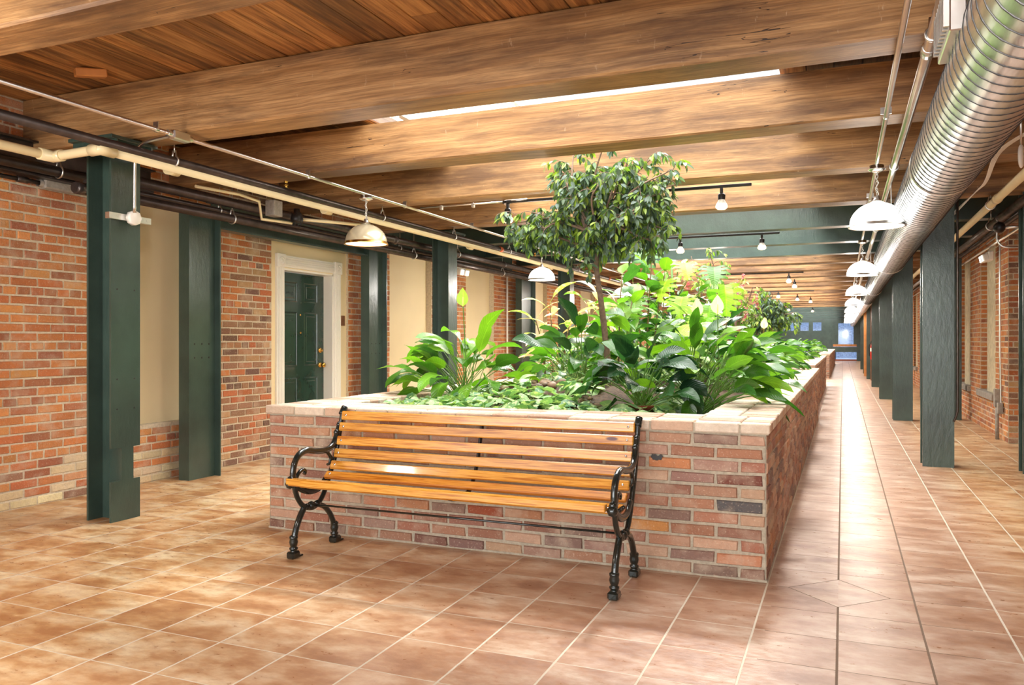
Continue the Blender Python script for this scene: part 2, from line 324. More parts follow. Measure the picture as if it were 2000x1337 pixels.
def brick_face(mb, o, u, n, width, height, tintf, course=.0667, bl=.21, headers=0, holes=(), seed=1, mm=1, phase=0, g=.0058, jt=.0022):
    rng = random.Random(seed); o = Vector(o); u = Vector(u); n = Vector(n); up = Vector((0, 0, 1))
    rows = int(round(height/course)); flip = u.cross(up).dot(n) < 0
    def quad(a, b, z0, z1, d, m): 
        q = [o+u*a+up*z0+n*d, o+u*b+up*z0+n*d, o+u*b+up*z1+n*d, o+u*a+up*z1+n*d]
        mb.add(q, [(3, 2, 1, 0) if flip else (0, 1, 2, 3)], m=m, col=(1, 1, 1))
    for r in range(rows):
        z0 = r*course; z1 = z0+course; zc = (z0+z1)/2
        segs = [(0, width)]
        for (a, b, h0, h1) in holes:
            if h0 <= zc < h1:
                ns = []
                for (s, e) in segs:
                    if b <= s or a >= e: ns.append((s, e)); continue
                    if a > s: ns.append((s, a))
                    if b < e: ns.append((b, e))
                segs = ns
        hd = headers and (r % headers == headers-1); L = bl/2 if hd else bl
        off = (-.5*bl if (r+phase) % 2 else 0)-(bl/4 if hd else 0)
        for (s, e) in segs:
            quad(s, e, z0, z1, -.004, mm)
            k = math.floor((s-off)/L); a = off+k*L
            while a < e:
                b = a+L; aa = max(a, s); bb = min(b, e); a = b
                if bb-aa < .03: continue
                ca = o+u*((aa+bb)/2)+up*zc
                x0, x1, y0, y1 = aa+g, bb-g, z0+g, z1-g; f = .001+rng.uniform(0, .004)*(jt/.0022); j = lambda: rng.uniform(-jt, jt)
                cc = [(x0+j(), y0+j()), (x1+j(), y0+j()), (x1+j(), y1+j()), (x0+j(), y1+j())]; ins = .005
                sg = [(1, 1), (-1, 1), (-1, -1), (1, -1)]
                vs = [o+u*p+up*q-n*.006 for p, q in cc]+[o+u*(p+ins*sx)+up*(q+ins*sy)+n*(f+rng.uniform(-.001, .001)) for (p, q), (sx, sy) in zip(cc, sg)]
                fs = [(4, 5, 6, 7), (0, 1, 5, 4), (1, 2, 6, 5), (2, 3, 7, 6), (3, 0, 4, 7)]
                if flip: fs = [q[::-1] for q in fs]
                mb.add(vs, fs, m=0, col=tintf(ca, rng))
# ---------------------------------------------------------------- floor
fl = MB(); fl.box(-6.2, -4, -.12, 4.4, 55, 0); tag(fl.build('floor', M['tile']), 'glazed terracotta tile floor with a diamond inset', kind='structure')
# ---------------------------------------------------------------- left wall
XW = -5.47; ZT = 2.94
def wtint(p, r):
    n = math.sin(p.y*2.1+1)*.5+math.sin(p.y*5.3+p.z*3)*.5
    if 5.6 < p.y < 6.7 and p.y > 6.25-.55*(1-min(1, p.z/2.2))+.12*math.sin(p.z*9): return pick(r, OLDPAL)
    if p.y < 5.4 and p.z < .42+.1*n and r.random() < .75*(1-p.z/.55): return pick(r, WHITEPAL)
    if p.z < .3 and r.random() < .5: return pick(r, OLDPAL)
    return pick(r, WALLPAL)
Y0 = -1.6
recess = [(5.0, 5.62, .495, 2.46), (9.0, 10.15, .40, 2.46), (11.28, 12.37, .40, 2.46), (14.0, 15.0, .4, 2.46)]
yy = 17.2
while yy < 52: recess.append((yy, yy+1.1, .4, 2.46)); yy += 2.4
DR = (6.67, 8.05)
wl = MB()
holes = [(a-Y0, b-Y0, z0, z1) for a, b, z0, z1 in recess]+[(DR[0]-Y0, DR[1]-Y0, 0, 2.46)]
brick_face(wl, (XW, Y0, 0), (0, 1, 0), (1, 0, 0), 55-Y0, ZT, wtint, headers=6, holes=holes, seed=4)
ed = sorted([(a, b, z0, z1) for a, b, z0, z1 in recess]+[(DR[0], DR[1], 0, 2.46)])
cur = Y0
for a, b, z0, z1 in ed:                                   # masonry body behind the face
    wl.box(XW-.3, cur, 0, XW-.0065, a, ZT, m=1)
    wl.box(XW-.3, a, z1, XW-.0065, b, ZT, m=1)
    if z0 > 0: wl.box(XW-.3, a, 0, XW-.0065, b, z0, m=1)
    cur = b
wl.box(XW-.3, cur, 0, XW-.0065, 55, ZT, m=1)
for a, b, z0, z1 in recess: wl.box(XW-.3, a, z0, XW-.09, b, z1, m=2)
dy0, dy1, dz1 = 6.885, 7.79, 1.985                        # door opening
wl.box(XW-.3, DR[0], 0, XW-.03, dy0, 2.46, m=2); wl.box(XW-.3, dy1, 0, XW-.03, DR[1], 2.46, m=2); wl.box(XW-.3, dy0, dz1, XW-.03, dy1, 2.46, m=2)
tag(wl.build('wall_left', [M['brick'], M['mortar'], M['cream']]), 'old orange brick wall with cream painted panels', kind='structure')
# door trim with fluted casing and rosette blocks
tr = MB(); xf = XW-.03
def casing(y0, y1, z0, z1, vert):
    tr.box(xf, y0, z0, xf+.022, y1, z1)
    k = 4
    for i in range(k):
        if vert:
            a = y0+.015+(y1-y0-.03)*i/k; tr.cbox(xf+.02, a+.004, z0+.01, xf+.032, a+(y1-y0-.03)/k-.004, z1-.01, .003)
        else:
            a = z0+.015+(z1-z0-.03)*i/k; tr.cbox(xf+.02, y0+.01, a+.004, xf+.032, y1-.01, a+(z1-z0-.03)/k-.004, .003)
CW = .125
casing(dy0-CW, dy0, 0, dz1+.01, True); casing(dy1, dy1+CW, 0, dz1+.01, True); casing(dy0, dy1, dz1+.01, dz1+.01+CW, False)
for y in (dy0-CW, dy1):
    tr.cbox(xf, y-.006, dz1+.005, xf+.04, y+CW+.006, dz1+CW+.02, .004)
    tr.lathe([(.045, .04), (.045, .046), (.032, .046), (.03, .041), (.018, .041), (.014, .05), (0, .052)], (xf, y+CW/2, dz1+.07), 20, 'x')
for s, (a, b) in ((0, (dy0-.001, dy0+.02)), (1, (dy1-.02, dy1+.001))): tr.box(XW-.2, a, 0, xf+.005, b, dz1)
tr.box(XW-.2, dy0, dz1-.02, xf+.005, dy1, dz1+.001)
tag(tr.build('trim_1', M['white']), 'white fluted door casing with rosette corner blocks', kind='structure')
door = thing('door_1', 'dark green six panel entry door in white casing', 'door', (XW-.15, dy0+.02, 0)); door['kind'] = 'structure'
d = MB(); DW = dy1-dy0-.04; DH = dz1-.025
d.box(-.045, 0, .01, 0, DW, DH)
def dpanel(y0, y1, z0, z1):
    q = [(0.0, 0), (.012, .006), (.022, -.012), (.05, .004)]
    for i in range(3):
        a, h0 = q[i]; b, h1 = q[i+1]
        vs = [(h0+.001, y0+a, z0+a), (h0+.001, y1-a, z0+a), (h0+.001, y1-a, z1-a), (h0+.001, y0+a, z1-a), (h1+.001, y0+b, z0+b), (h1+.001, y1-b, z0+b), (h1+.001, y1-b, z1-b), (h1+.001, y0+b, z1-b)]
        d.add(vs, [(0, 1, 5, 4), (1, 2, 6, 5), (2, 3, 7, 6), (3, 0, 4, 7)])
    d.add([(.005, y0+.05, z0+.05), (.005, y1-.05, z0+.05), (.005, y1-.05, z1-.05), (.005, y0+.05, z1-.05)], [(0, 1, 2, 3)])
pw = (DW-.36)/2
for y in (.12, .24+pw):
    dpanel(y, y+pw, .22, .80); dpanel(y, y+pw, .93, 1.53); dpanel(y, y+pw, 1.64, 1.86)
d.build('door_leaf', M['door'], door)
for i, (z, n) in enumerate(((1.10, 'deadbolt'), (.93, 'door_handle'))):
    k = MB(); k.lathe([(.03, 0), (.03, .008), (.022, .012), (.014, .014), (.014, .03)]+([(.026, .04), (.03, .055), (.022, .068), (0, .07)] if i else [(.018, .032), (0, .033)]), (0, DW-.07, z), 20, 'x'); k.build(n, M['brass'], door)
pe = MB(); pe.lathe([(.01, 0), (.01, .006), (0, .007)], (0, DW/2, 1.5), 12, 'x'); pe.lathe([(.012, 0), (.012, .01), (0, .012)], (0, DW/2, 1.3), 12, 'x'); pe.build('peephole', M['brass'], door)
sw = MB(); sw.cbox(XW-.03, 7.945, 1.39, XW-.018, 8.015, 1.51, .003); sw.box(XW-.018, 7.972, 1.43, XW-.012, 7.988, 1.47)
tag(sw.build('light_switch', M['wood2']), 'small brown switch plate on the cream wall right of the green door', 'switch')
# ---------------------------------------------------------------- right wall
XR = 1.8
def rtint(p, r):
    if abs(p.y-10.9) < .3 and r.random() < .45: return pick(r, OLDPAL)
    return pick(r, WALLPAL)
wr = MB(); RY = 10.9; rrec = [(11.75, 12.95, .53, 2.5), (13.9, 15.1, .53, 2.5)]
yy = 16.3
while yy < 50: rrec.append((yy, yy+1.2, .53, 2.5)); yy += 2.3
brick_face(wr, (XR, RY, 0), (0, 1, 0), (-1, 0, 0), 55-RY, ZT, rtint, headers=6, holes=[(a-RY, b-RY, c, e) for a, b, c, e in rrec], seed=9)
brick_face(wr, (XR, RY, 0), (1, 0, 0), (0, -1, 0), .8, ZT, rtint, headers=6, seed=10, phase=1)
brick_face(wr, (2.6, -1.6, 0), (0, 1, 0), (-1, 0, 0), RY+1.6, ZT, rtint, headers=6, seed=12)
cur = RY+.007
for a, b, z0, z1 in rrec:
    wr.box(XR+.0065, cur, 0, XR+.3, a, ZT, m=1); wr.box(XR+.0065, a, z1, XR+.3, b, ZT, m=1); wr.box(XR+.0065, a, 0, XR+.3, b, z0, m=1); cur = b
    brick_face(wr, (XR+.15, a, z0), (0, 1, 0), (-1, 0, 0), b-a, z1-z0, rtint, seed=int(a*7))
    wr.box(XR+.156, a, z0, XR+.3, b, z1, m=1)
    brick_face(wr, (XR, b, z0), (1, 0, 0), (0, -1, 0), .15, z1-z0, rtint, seed=int(a*9), bl=.2)
    wr.box(XR+.012, a, z0, XR+.16, a+.72, z1, m=2)
wr.box(XR+.0065, cur, 0, XR+.3, 55, ZT, m=1); wr.box(XR+.3, RY+.007, 0, 2.9, RY+.3, ZT, m=1); wr.box(2.607, -1.6, 0, 2.9, RY+.007, ZT, m=1)
tag(wr.build('wall_right', [M['brick'], M['mortar'], M['plaster']]), 'brick wall with plastered niches along the right aisle', kind='structure')
for k, (a, b, z0, z1) in enumerate(rrec[:8]):
    s = MB(); s.cbox(XR-.05, a-.04, z0-.085, XR+.148, b+.04, z0+.004, .006)
    s_ = s.build('trim_%d' % (k+2), M['stone']); tag(s_, 'grey stone sill below a bricked up niche, number %s from the camera' % ['one', 'two', 'three', 'four', 'five', 'six', 'seven', 'eight'][k], kind='structure')
wb = MB(); brick_face(wb, (-5.76, 54.9, 0), (1, 0, 0), (0, -1, 0), 2.0, ZT, wtint, seed=77); wb.box(-5.76, 54.91, 0, -3.76, 55.1, ZT, m=1)
tag(wb.build('wall_back', [M['brick'], M['mortar']]), 'brick end wall left of the far windows', kind='structure')
# ---------------------------------------------------------------- deck planks
def deck(name, x0, x1, y0, y1, seed, label):
    mb = MB(); rng = random.Random(seed); x = x0
    while x < x1-.001:
        w = min(.165, x1-x); y = y0
        while y < y1-.01:
            L = min(rng.uniform(2.2, 5.0), y1-y); k = rng.choice([.55, .8, 1, 1, 1.1, .7]); z = ZT+rng.uniform(0, .004)
            mb.add([(x+.004, y, z), (x+w-.004, y, z), (x+w-.004, y+L-.003, z), (x+.004, y+L-.003, z), (x, y, z+.012), (x+w, y, z+.012), (x+w, y+L, z+.012), (x, y+L, z+.012)],
                   [(3, 2, 1, 0), (0, 1, 5, 4), (1, 2, 6, 5), (2, 3, 7, 6), (3, 0, 4, 7)], col=(k, k*.97, k*.93)); y += L
        x += w
    mb.box(x0, y0, ZT+.012, x1, y1, ZT+.1, col=(.3, .3, .3))
    return tag(mb.build(name, M['plank']), label, kind='structure')
OX0, OX1, OY0, OY1 = -3.43, -.38, 4.21, 54
deck('ceiling', -5.77, 2.9, -1.6, OY0, 1, 'brown plank ceiling nearest the camera')
deck('ceiling', -5.77, OX0, OY0, 55.1, 2, 'plank ceiling over the left aisle'); deck('ceiling', OX1, 2.9, OY0, 55.1, 3, 'plank ceiling over the right aisle')
up = MB()                                              # upper storey round the opening
up.box(OX1, OY0, ZT+.1, OX1+.1, OY1+1, 5.7); up.box(OX0-1.5, OY0-1.2, ZT+.1, OX0-1.4, OY1+1, 5.7); up.box(OX0-1.5, OY1+1, ZT+.1, OX1+.1, OY1+1.1, 5.7)
up.box(OX0-1.4, OY0-1.3, ZT+.1, OX1+.1, OY0-1.2, 5.7)
tag(up.build('wall_upper', M['upper']), 'white walls of the floor above the planter opening', kind='structure')
rl = thing('railing', 'pale railing of thin bars round the opening above the planter', 'railing', (OX0-.06, 4.3, ZT+.1))
r_ = MB(); r_.box(-.03, 0, .9, .03, 30, .95); r_.box(-.03, 0, .08, .03, 30, .12)
for i in range(20): r_.box(-.025, i*1.5, 0, .025, i*1.5+.05, .92)
r_.build('rail', M['white'], rl); b_ = MB()
for i in range(270): b_.box(-.008, .06+i*.11, .1, .008, .076+i*.11, .9)
b_.build('baluster', M['white'], rl)['kind'] = 'stuff'
# ---------------------------------------------------------------- ceiling beams
ORD = ['first', 'second', 'third', 'fourth', 'fifth', 'sixth', 'seventh', 'eighth', 'ninth', 'tenth', 'eleventh', 'twelfth', 'thirteenth', 'fourteenth', 'fifteenth', 'sixteenth', 'seventeenth']
def timber(y, label, group=None, w=.255, z0=2.565, h=.37, seed=0):
    rng = random.Random(seed); mb = MB(); n = 26; X0, X1 = -5.46, 2.58; vs = []
    prof = [(0, .012), (.012, 0), (w-.012, 0), (w, .012), (w, h), (0, h)]; ph = [rng.uniform(0, 6) for _ in prof]
    for i in range(n+1):
        x = X0+(X1-X0)*i/n
        for k, (a, b) in enumerate(prof):
            vs.append((x, a+.003*math.sin(x*2.3+ph[k]), b+(.003*math.sin(x*1.9+ph[k]+1) if k < 4 else 0)))
    m = len(prof); fs = [(i*m+k, (i+1)*m+k, (i+1)*m+(k+1) % m, i*m+(k+1) % m) for i in range(n) for k in range(m)]
    fs += [tuple(range(m)), tuple(range(n*m+m-1, n*m-1, -1))]
    mb.add(vs, fs); o = mb.build('ceiling_beam', M['timber']); o.location = (0, y, z0); return tag(o, label, 'beam', group)
def bl(i): return 'heavy timber ceiling beam, %s one counted from the camera' % ORD[i]
for i, (y, h) in enumerate(((2.335, .37), (3.95, .37), (5.30, .325), (6.78, .33), (8.42, .33))): timber(y, bl(i), seed=i, h=h)
def isec(mb, L, w, h, tf, tw, axis, o):               # I section along axis, flanges top and bottom (z) or sides
    x, y, z = o
    if axis == 'x':
        mb.box(x, y, z, x+L, y+w, z+tf); mb.box(x, y, z+h-tf, x+L, y+w, z+h); mb.box(x, y+w/2-tw/2, z+tf, x+L, y+w/2+tw/2, z+h-tf)
    else:
        mb.box(x, y, z, x+w, y+L, z+tf); mb.box(x, y, z+h-tf, x+w, y+L, z+h); mb.box(x+w/2-tw/2, y, z+tf, x+w/2+tw/2, y+L, z+h-tf)
for i, (y, c) in enumerate(((10.1, 'nearest'), (11.7, 'middle'), (13.25, 'farthest'))):
    s = MB(); isec(s, 8.04, .2, .33, .018, .012, 'x', (-5.46, 0, 0)); o = s.build('steel_beam', M['green'], None, (0, y, 2.56))
    tag(o, 'dark green steel ceiling beam, the %s of three side by side' % c, 'beam')
yb = [14.75, 16.3, 17.85, 19.4, 20.95, 22.5, 24.05, 25.6, 27.15, 28.7, 30.3, 31.9, 33.5]
for i, y in enumerate(yb):
    if i < 5: timber(y, 'timber ceiling beam, the %s one beyond the three green steel beams' % ORD[i], seed=20+i)
    else: timber(y, 'distant timber ceiling beam far down the hall', 'distant timber ceiling beams', seed=20+i)
for i, y in enumerate((36, 38, 41, 44, 47, 50)):
    s = MB(); isec(s, 8.04, .2, .33, .018, .012, 'x', (-5.46, 0, 0)); o = s.build('steel_beam', M['green'], None, (0, y, 2.56))
    tag(o, 'distant green steel beam near the end of the hall', 'beam', 'distant green steel beams')
wdg = MB(); wdg.cbox(-.09, -.04, 0, .09, .05, .05, .006); o = wdg.build('wood_block', M['honey'], None, at(178, 152, z=2.88)+Vector((0, 0, .005))); o.rotation_euler = (R(6), R(-8), R(60))
tag(o, 'small orange wood block wedged under the ceiling planks above the second beam', 'block')
# ---------------------------------------------------------------- steel columns
HC = 2.56
def hcol(x, y, w, dp, label, flange='x', plate=False, notch=False, name='steel_column', tf=.016, group=None, wlo=0.0):
    """flange='x': flanges are planes of constant x (width w along y, dp apart in x); 'y': planes of constant y"""
    t = thing(name, label, 'column', (x, y, 0), 0, group); mb = MB()
    def bx(a0, b0, z0, a1, b1, z1):
        if flange == 'x': mb.box(a0, b0, z0, a1, b1, z1)
        else: mb.box(b0, a0, z0, b1, a1, z1)
    hw, hd = w/2, dp/2; zt = HC-(.02 if plate else 0)
    bx(-hd+tf, -.006, 0, hd-tf, .006, zt); bx(-hd, -hw, 0, -hd+tf, hw, zt)
    if notch:
        bx(hd-tf, -hw, 0, hd, hw, .27); bx(hd-tf, -.035, .27, hd, hw-.055, .49); bx(hd-tf, -hw, .49, hd, hw, zt); bx(hd-tf, hw-.055, .27, hd, hw-.054, .29)
    else: bx(hd-tf, -hw, 0, hd, hw, zt)
    mb.build('shaft', M['green'], t)
    if plate:
        p = MB(); p.cbox(-.2, -.19, zt-.012, .2, .19, zt+.012, .003)
        for sy in (-.15, .13): p.box(-.2, sy, zt-.05, .2, sy+.012, zt-.01)
        p.build('cap_plate', M['green'], t)
    bo = MB()
    for z in ((.75, .95, 1.55) if notch else ()):
        for s in (-.07, .07): bo.lathe([(.006, 0), (.006, .0015), (0, .0016)], (hd, s, z), 8, 'x')
    if bo.v: bo.build('bolt_hole', M['dark'], t)
    return t
hcol(-4.58, 3.962, .235, .225, 'green steel column with a notch cut in its foot, nearest at left', 'x', True, True)
hcol(-4.58, 8.84, .235, .225, 'green steel column behind the left peace lily, left of the planter', 'x', True)
hcol(-4.58, 13.55, .235, .225, 'green steel column of the left row behind the lit pendant above the planter', 'x', True)
for i in range(6): hcol(-4.58, 18.35+4.8*i, .235, .225, 'green steel column hidden deep in the left row', 'x', True, group='deep left row columns')
def wallcol(y0, y1, label, x=-5.21):
    t = thing('steel_column', label, 'column', (x, (y0+y1)/2, 0)); mb = MB(); h = (y1-y0)/2; zt = 2.36
    mb.box(-.012, -h, 0, 0, h, zt); mb.box(-.115, -h-.014, 0, 0, -h, zt); mb.box(-.115, h, 0, .06, h+.014, zt); mb.build('shaft', M['green'], t)
    b = MB()
    for z in (1.06, 1.18):
        for k in range(3): b.lathe([(.009, 0), (.009, .001), (0, .0011)], (0, -h+.05+k*.085, z), 8, 'x')
    b.build('bolt_hole', M['dark'], t)
wallcol(5.29, 5.58, 'green steel column with two rows of bolt holes beside the brick pier left of the door')
wallcol(8.12, 8.40, 'green steel column against the brick right of the green door')
wallcol(13.0, 13.5, 'green steel column against the left wall behind the pink-tinged plant')
for i in range(7):
    y = 8.73+4.85*i
    if i < 4: hcol(.845, y, .27, .25, 'green steel column under the duct, %s of the right aisle row' % ORD[i], 'y')
    else: hcol(.845, y, .27, .25, 'distant green steel column at the far end of the right aisle row', 'y', group='distant right aisle columns')
hcol(1.58, 8.55, .14, .2, 'green steel column cut by the right edge of the photograph', 'y')
hcol(1.61, 13.98, .14, .2, 'green steel column near the right wall, behind the widest aisle column', 'y')
for i in range(3): hcol(1.61, 19.2+5*i, .14, .2, 'green steel column deep along the right wall', 'y', group='deep right wall columns')
for i, (y, x0, x1) in enumerate(((27.2, .80, .95), (30.4, .68, .84))):
    p = MB(); p.cbox(-(x1-x0)/2, -.1, 0, (x1-x0)/2, .1, HC, .008); o = p.build('timber_post', M['honey'] if i else M['wood2'], None, ((x0+x1)/2, y, 0))
    tag(o, ['brown timber post carrying the red fire extinguisher', 'honey coloured timber post beyond the fire extinguisher'][i], 'post')
pp = thing('brown_partition', 'brown wood panel standing between two aisle columns', 'panel', (1.55, 17.5, 0)); p = MB(); p.box(-.02, -.5, 0, .02, .5, 2.1); p.build('panel', M['wood2'], pp)
p = MB(); p.box(-.03, -.54, 0, .03, -.5, 2.14); p.box(-.03, .5, 0, .03, .54, 2.14); p.box(-.03, -.54, 2.1, .03, .54, 2.14); p.build('frame', M['wood2'], pp)
hb = MB(); isec(hb, 2.96, .12, .25, .014, .01, 'y', (-5.35, 0, 0)); o = hb.build('steel_lintel', M['green'], None, (0, 5.62, 2.225))
for v in (0,): tag(o, 'green steel lintel running over the green door', 'lintel')
for (y0, L, lab) in ((8.7, 4.2, 'green steel lintel over the cream panels right of the door'), (1.0, 4.0, 'dark steel lintel along the top of the nearest left wall')):
    hb = MB(); isec(hb, L, .12, .25, .014, .01, 'y', (-5.42, 0, 0)); tag(hb.build('steel_lintel', M['green'] if y0 > 5 else M['blackpipe'], None, (0, y0, 2.42 if y0 > 5 else 2.38)), lab, 'lintel')
# ---------------------------------------------------------------- end wall with glazed door
YE = 54.0
ew = MB(); ew.box(-3.76, YE, 0, -1.0, YE+.12, 1.9); ew.box(-3.76, YE, 2.42, 2.6, YE+.12, ZT); ew.box(-1.0, YE, 0, -.62, YE+.12, 2.42); ew.box(.85, YE, 0, 2.6, YE+.12, 2.42)
for x in (-3.76, -2.75, -2.0, -1.25): ew.box(x, YE, 1.9, x+.25, YE+.12, 2.42)
tag(ew.build('wall_end', M['green']), 'green painted end wall with high windows', kind='structure')
wn = MB()
for x0, x1 in ((-3.51, -2.75), (-2.5, -2.0), (-1.75, -1.25)):
    wn.box(x0, YE+.05, 1.9, x1, YE+.056, 2.42)
tag(wn.build('window_1', M['glass']), 'high windows in the end wall', kind='structure')
ed_ = thing('door_2', 'glazed end door with a wooden push rail', 'door', (-.62, YE, 0)); ed_['kind'] = 'structure'
f = MB(); f.box(0, 0, 0, .05, .08, 2.42); f.box(1.42, 0, 0, 1.47, .08, 2.42); f.box(.05, 0, 2.36, 1.42, .08, 2.42); f.box(.05, 0, .55, 1.42, .06, .88); f.box(.05, .02, .9, .36, .06, 2.36); f.box(1.24, .02, .9, 1.42, .06, 2.36); f.build('frame', M['green'], ed_)
f = MB(); f.box(.05, -.03, .9, 1.42, 0, 1.04); f.build('push_rail', M['honey'], ed_)
f = MB(); f.box(.05, -.01, 0, 1.42, .05, .1); f.build('kick_plate', M['clay'], ed_); f = MB(); f.box(.17, 0, .1, .22, .04, .55); f.build('stile', M['dark'], ed_)
f = MB(); f.box(.36, .03, .88, 1.24, .036, 2.36); f.box(.05, .03, .1, 1.42, .036, .55); f.build('pane', M['glass'], ed_)
ob = MB(); ob.box(-14, 66, -.1, 14, 66.5, 9); tag(ob.build('backdrop_outside', plain('blue_grey_backdrop', rgb(150, 164, 190), .9, 0, .4, 8, 0, False, .35, 9)), 'blue grey building added behind the end door glass', 'backdrop'); pv = MB(); pv.box(-12, 55.2, -.15, 12, 80, -.03); tag(pv.build('floor_outside', M['pave']), 'pale paving outside the end door', kind='structure')  # plain backdrop added to dim the bright sky behind the door glass
# ---------------------------------------------------------------- brick planters
def planter(x0, x1, y0, y1, zt, label, seed, detail=True):
    t = thing('brick_planter', label, 'planter', (0, 0, 0)); H = .735+(zt-.79); mb = MB()
    def pt(p, r):
        c = pick(r, PLPAL)
        if detail and abs(p.y-y0) < .01:
            for (px, pz, cc) in ((-.46, .335, (84, 84, 84)), (-.93, .24, (196, 136, 74)), (-.77, .60, (196, 130, 86)), (-.55, .47, (112, 62, 50)), (-1.9, .2, (150, 74, 44))):
                if abs(p.x-px) < .1 and abs(p.z-pz) < .034: return rgb(*cc)
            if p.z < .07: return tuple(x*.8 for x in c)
        return c
    L = x1-x0; D = y1-y0; cs = H/11
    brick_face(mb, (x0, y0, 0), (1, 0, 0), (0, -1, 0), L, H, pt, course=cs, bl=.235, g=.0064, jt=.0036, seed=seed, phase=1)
    brick_face(mb, (x1, y0, 0), (0, 1, 0), (1, 0, 0), D, H, pt, course=cs, bl=.235, g=.0064, jt=.0036, seed=seed+1)
    brick_face(mb, (x0, y0, 0), (0, 1, 0), (-1, 0, 0), D, H, pt, course=cs, bl=.235, g=.0064, jt=.0036, seed=seed+2)
    T = .36
    mb.box(x0+.005, y0+.005, 0, x1-.005, y0+T, H, m=1); mb.box(x0+.005, y1-T, 0, x1-.005, y1, H, m=1); mb.box(x0+.005, y0+T, 0, x0+T, y1-T, H, m=1); mb.box(x1-T, y0+T, 0, x1-.005, y1-T, H, m=1)
    mb.box(x0-.004, y0-.004, 0, x1+.004, y0+.02, .012, m=1); mb.box(x1-.02, y0, 0, x1+.006, y1, .012, m=1)
    mb.build('planter_wall', [M['brick'], M['gmortar']], t)
    cp = MB(); rng = random.Random(seed+5); CWD = .40; o = .022
    def cb(a0, b0, a1, b1):
        g = .004; j = lambda: rng.uniform(-.0025, .0025)
        k = rng.uniform(.88, 1.08); col = tuple(x*k for x in rgb(*rng.choice([(218, 202, 180), (208, 186, 162), (224, 210, 190), (202, 170, 144), (192, 156, 130)])))  # pale tones combine worn brick with skylight brightness put into the colour
        cp.cbox(a0+g, b0+g+j(), H+.004+j()*.3, a1-g, b1-g+j(), zt+j(), .005, col=col)
    xs = x0-o
    while xs < x1+o-.01:                                   # front run, stretchers at the lip and rows behind
        e = min(xs+.228, x1+o)
        if x1+o-e < .09: e = x1+o
        for r in range(4): cb(xs, y0-o+r*.1055, e, y0-o+(r+1)*.1055)
        xs = e
    ys = y0-o+.422
    while ys < y1-.02:
        e = min(ys+.105, y1)
        for s in (0, 1):
            cb(x1+o-.2*(s+1), ys, x1+o-.2*s, e)
            if ys < y0+14: cb(x0-o+.2*s, ys, x0-o+.2*(s+1), e)
        ys = e
    cp.box(x0-o+.01, y0-o+.01, H, x1+o-.01, y0+.395, zt-.007, m=1, col=(1, 1, 1)); cp.box(x1+o-.395, y0+.395, H, x1+o-.01, y1, zt-.007, m=1, col=(1, 1, 1)); cp.box(x0-o+.01, y0+.395, H, x0-o+.395, y1, zt-.007, m=1, col=(1, 1, 1))
    cp.box(x0+.3, y1-.3, H, x1-.3, y1, zt-.007, m=1, col=(1, 1, 1))
    cp.build('coping', [M['brick'], M['gmortar']], t, label='worn brick coping with skylight glare in its pale colour')
    return t
PX0, PX1, PY0 = -3.42, -.352, 4.15
planter(PX0, PX1, PY0, 13.25, .79, 'long brick planter behind the bench, nearest of the three planters', 50)
planter(PX0, -.42, 13.5, 23.2, .83, 'second brick planter in line behind the nearest one', 60, False)
planter(PX0, -.40, 28, 47, .80, 'farthest brick planter toward the end door', 70, False)
def soil_z(x, y):
    a = min(1, max(0, (x-PX0-.38)/.9))*min(1, max(0, (PX1-.38-x)/.8))*min(1, max(0, (y-PY0-.4)/1.3))
    return .70+.17*(a*a*(3-2*a)) if y < 13.2 else .76
sb = MB(); nx, ny = 30, 90; vs = []
for j in range(ny+1):
    for i in range(nx+1):
        x = PX0+.36+(PX1-PX0-.72)*i/nx; y = PY0+.38+(13.2-PY0-.4)*j/ny
        vs.append((x, y, soil_z(x, y)+.008*math.sin(x*19+y*7)*math.sin(y*13)))
sb.add(vs, [(j*(nx+1)+i, j*(nx+1)+i+1, (j+1)*(nx+1)+i+1, (j+1)*(nx+1)+i) for j in range(ny) for i in range(nx)], smooth=True)
tag(sb.build('soil_bed', M['soil']), 'dark soil mound filling the nearest planter', 'soil', kind='stuff')
for y0, y1, w in ((13.85, 22.9, 'second'), (28.3, 46.7, 'farthest')):
    s = MB(); s.box(PX0+.36, y0, .6, -.78, y1, .76); tag(s.build('soil_bed', M['soil']), 'soil filling the %s planter' % w, 'soil', kind='stuff')
# black smudge of old tar on one brick
sm = MB(); rng = random.Random(3); pts = []
for i in range(26):
    a = 2*PI*i/26; rr = rng.uniform(.75, 1.1)*(1 if not 1.2 < a < 1.9 else .35); pts.append((math.cos(a)*.034*rr, 0, math.sin(a)*.018*rr))
c = at(1283, 892, y=PY0-.013); pts2 = [(p[0], .005, p[2]) for p in pts]; n = len(pts)
sm.add(pts+pts2, [tuple(range(n))]+[(i, (i+1) % n, n+(i+1) % n, n+i) for i in range(n)]); tag(sm.build('tar_blot', M['dark'], None, c), 'black ragged tar blot on a brick right of the bench', 'stain')
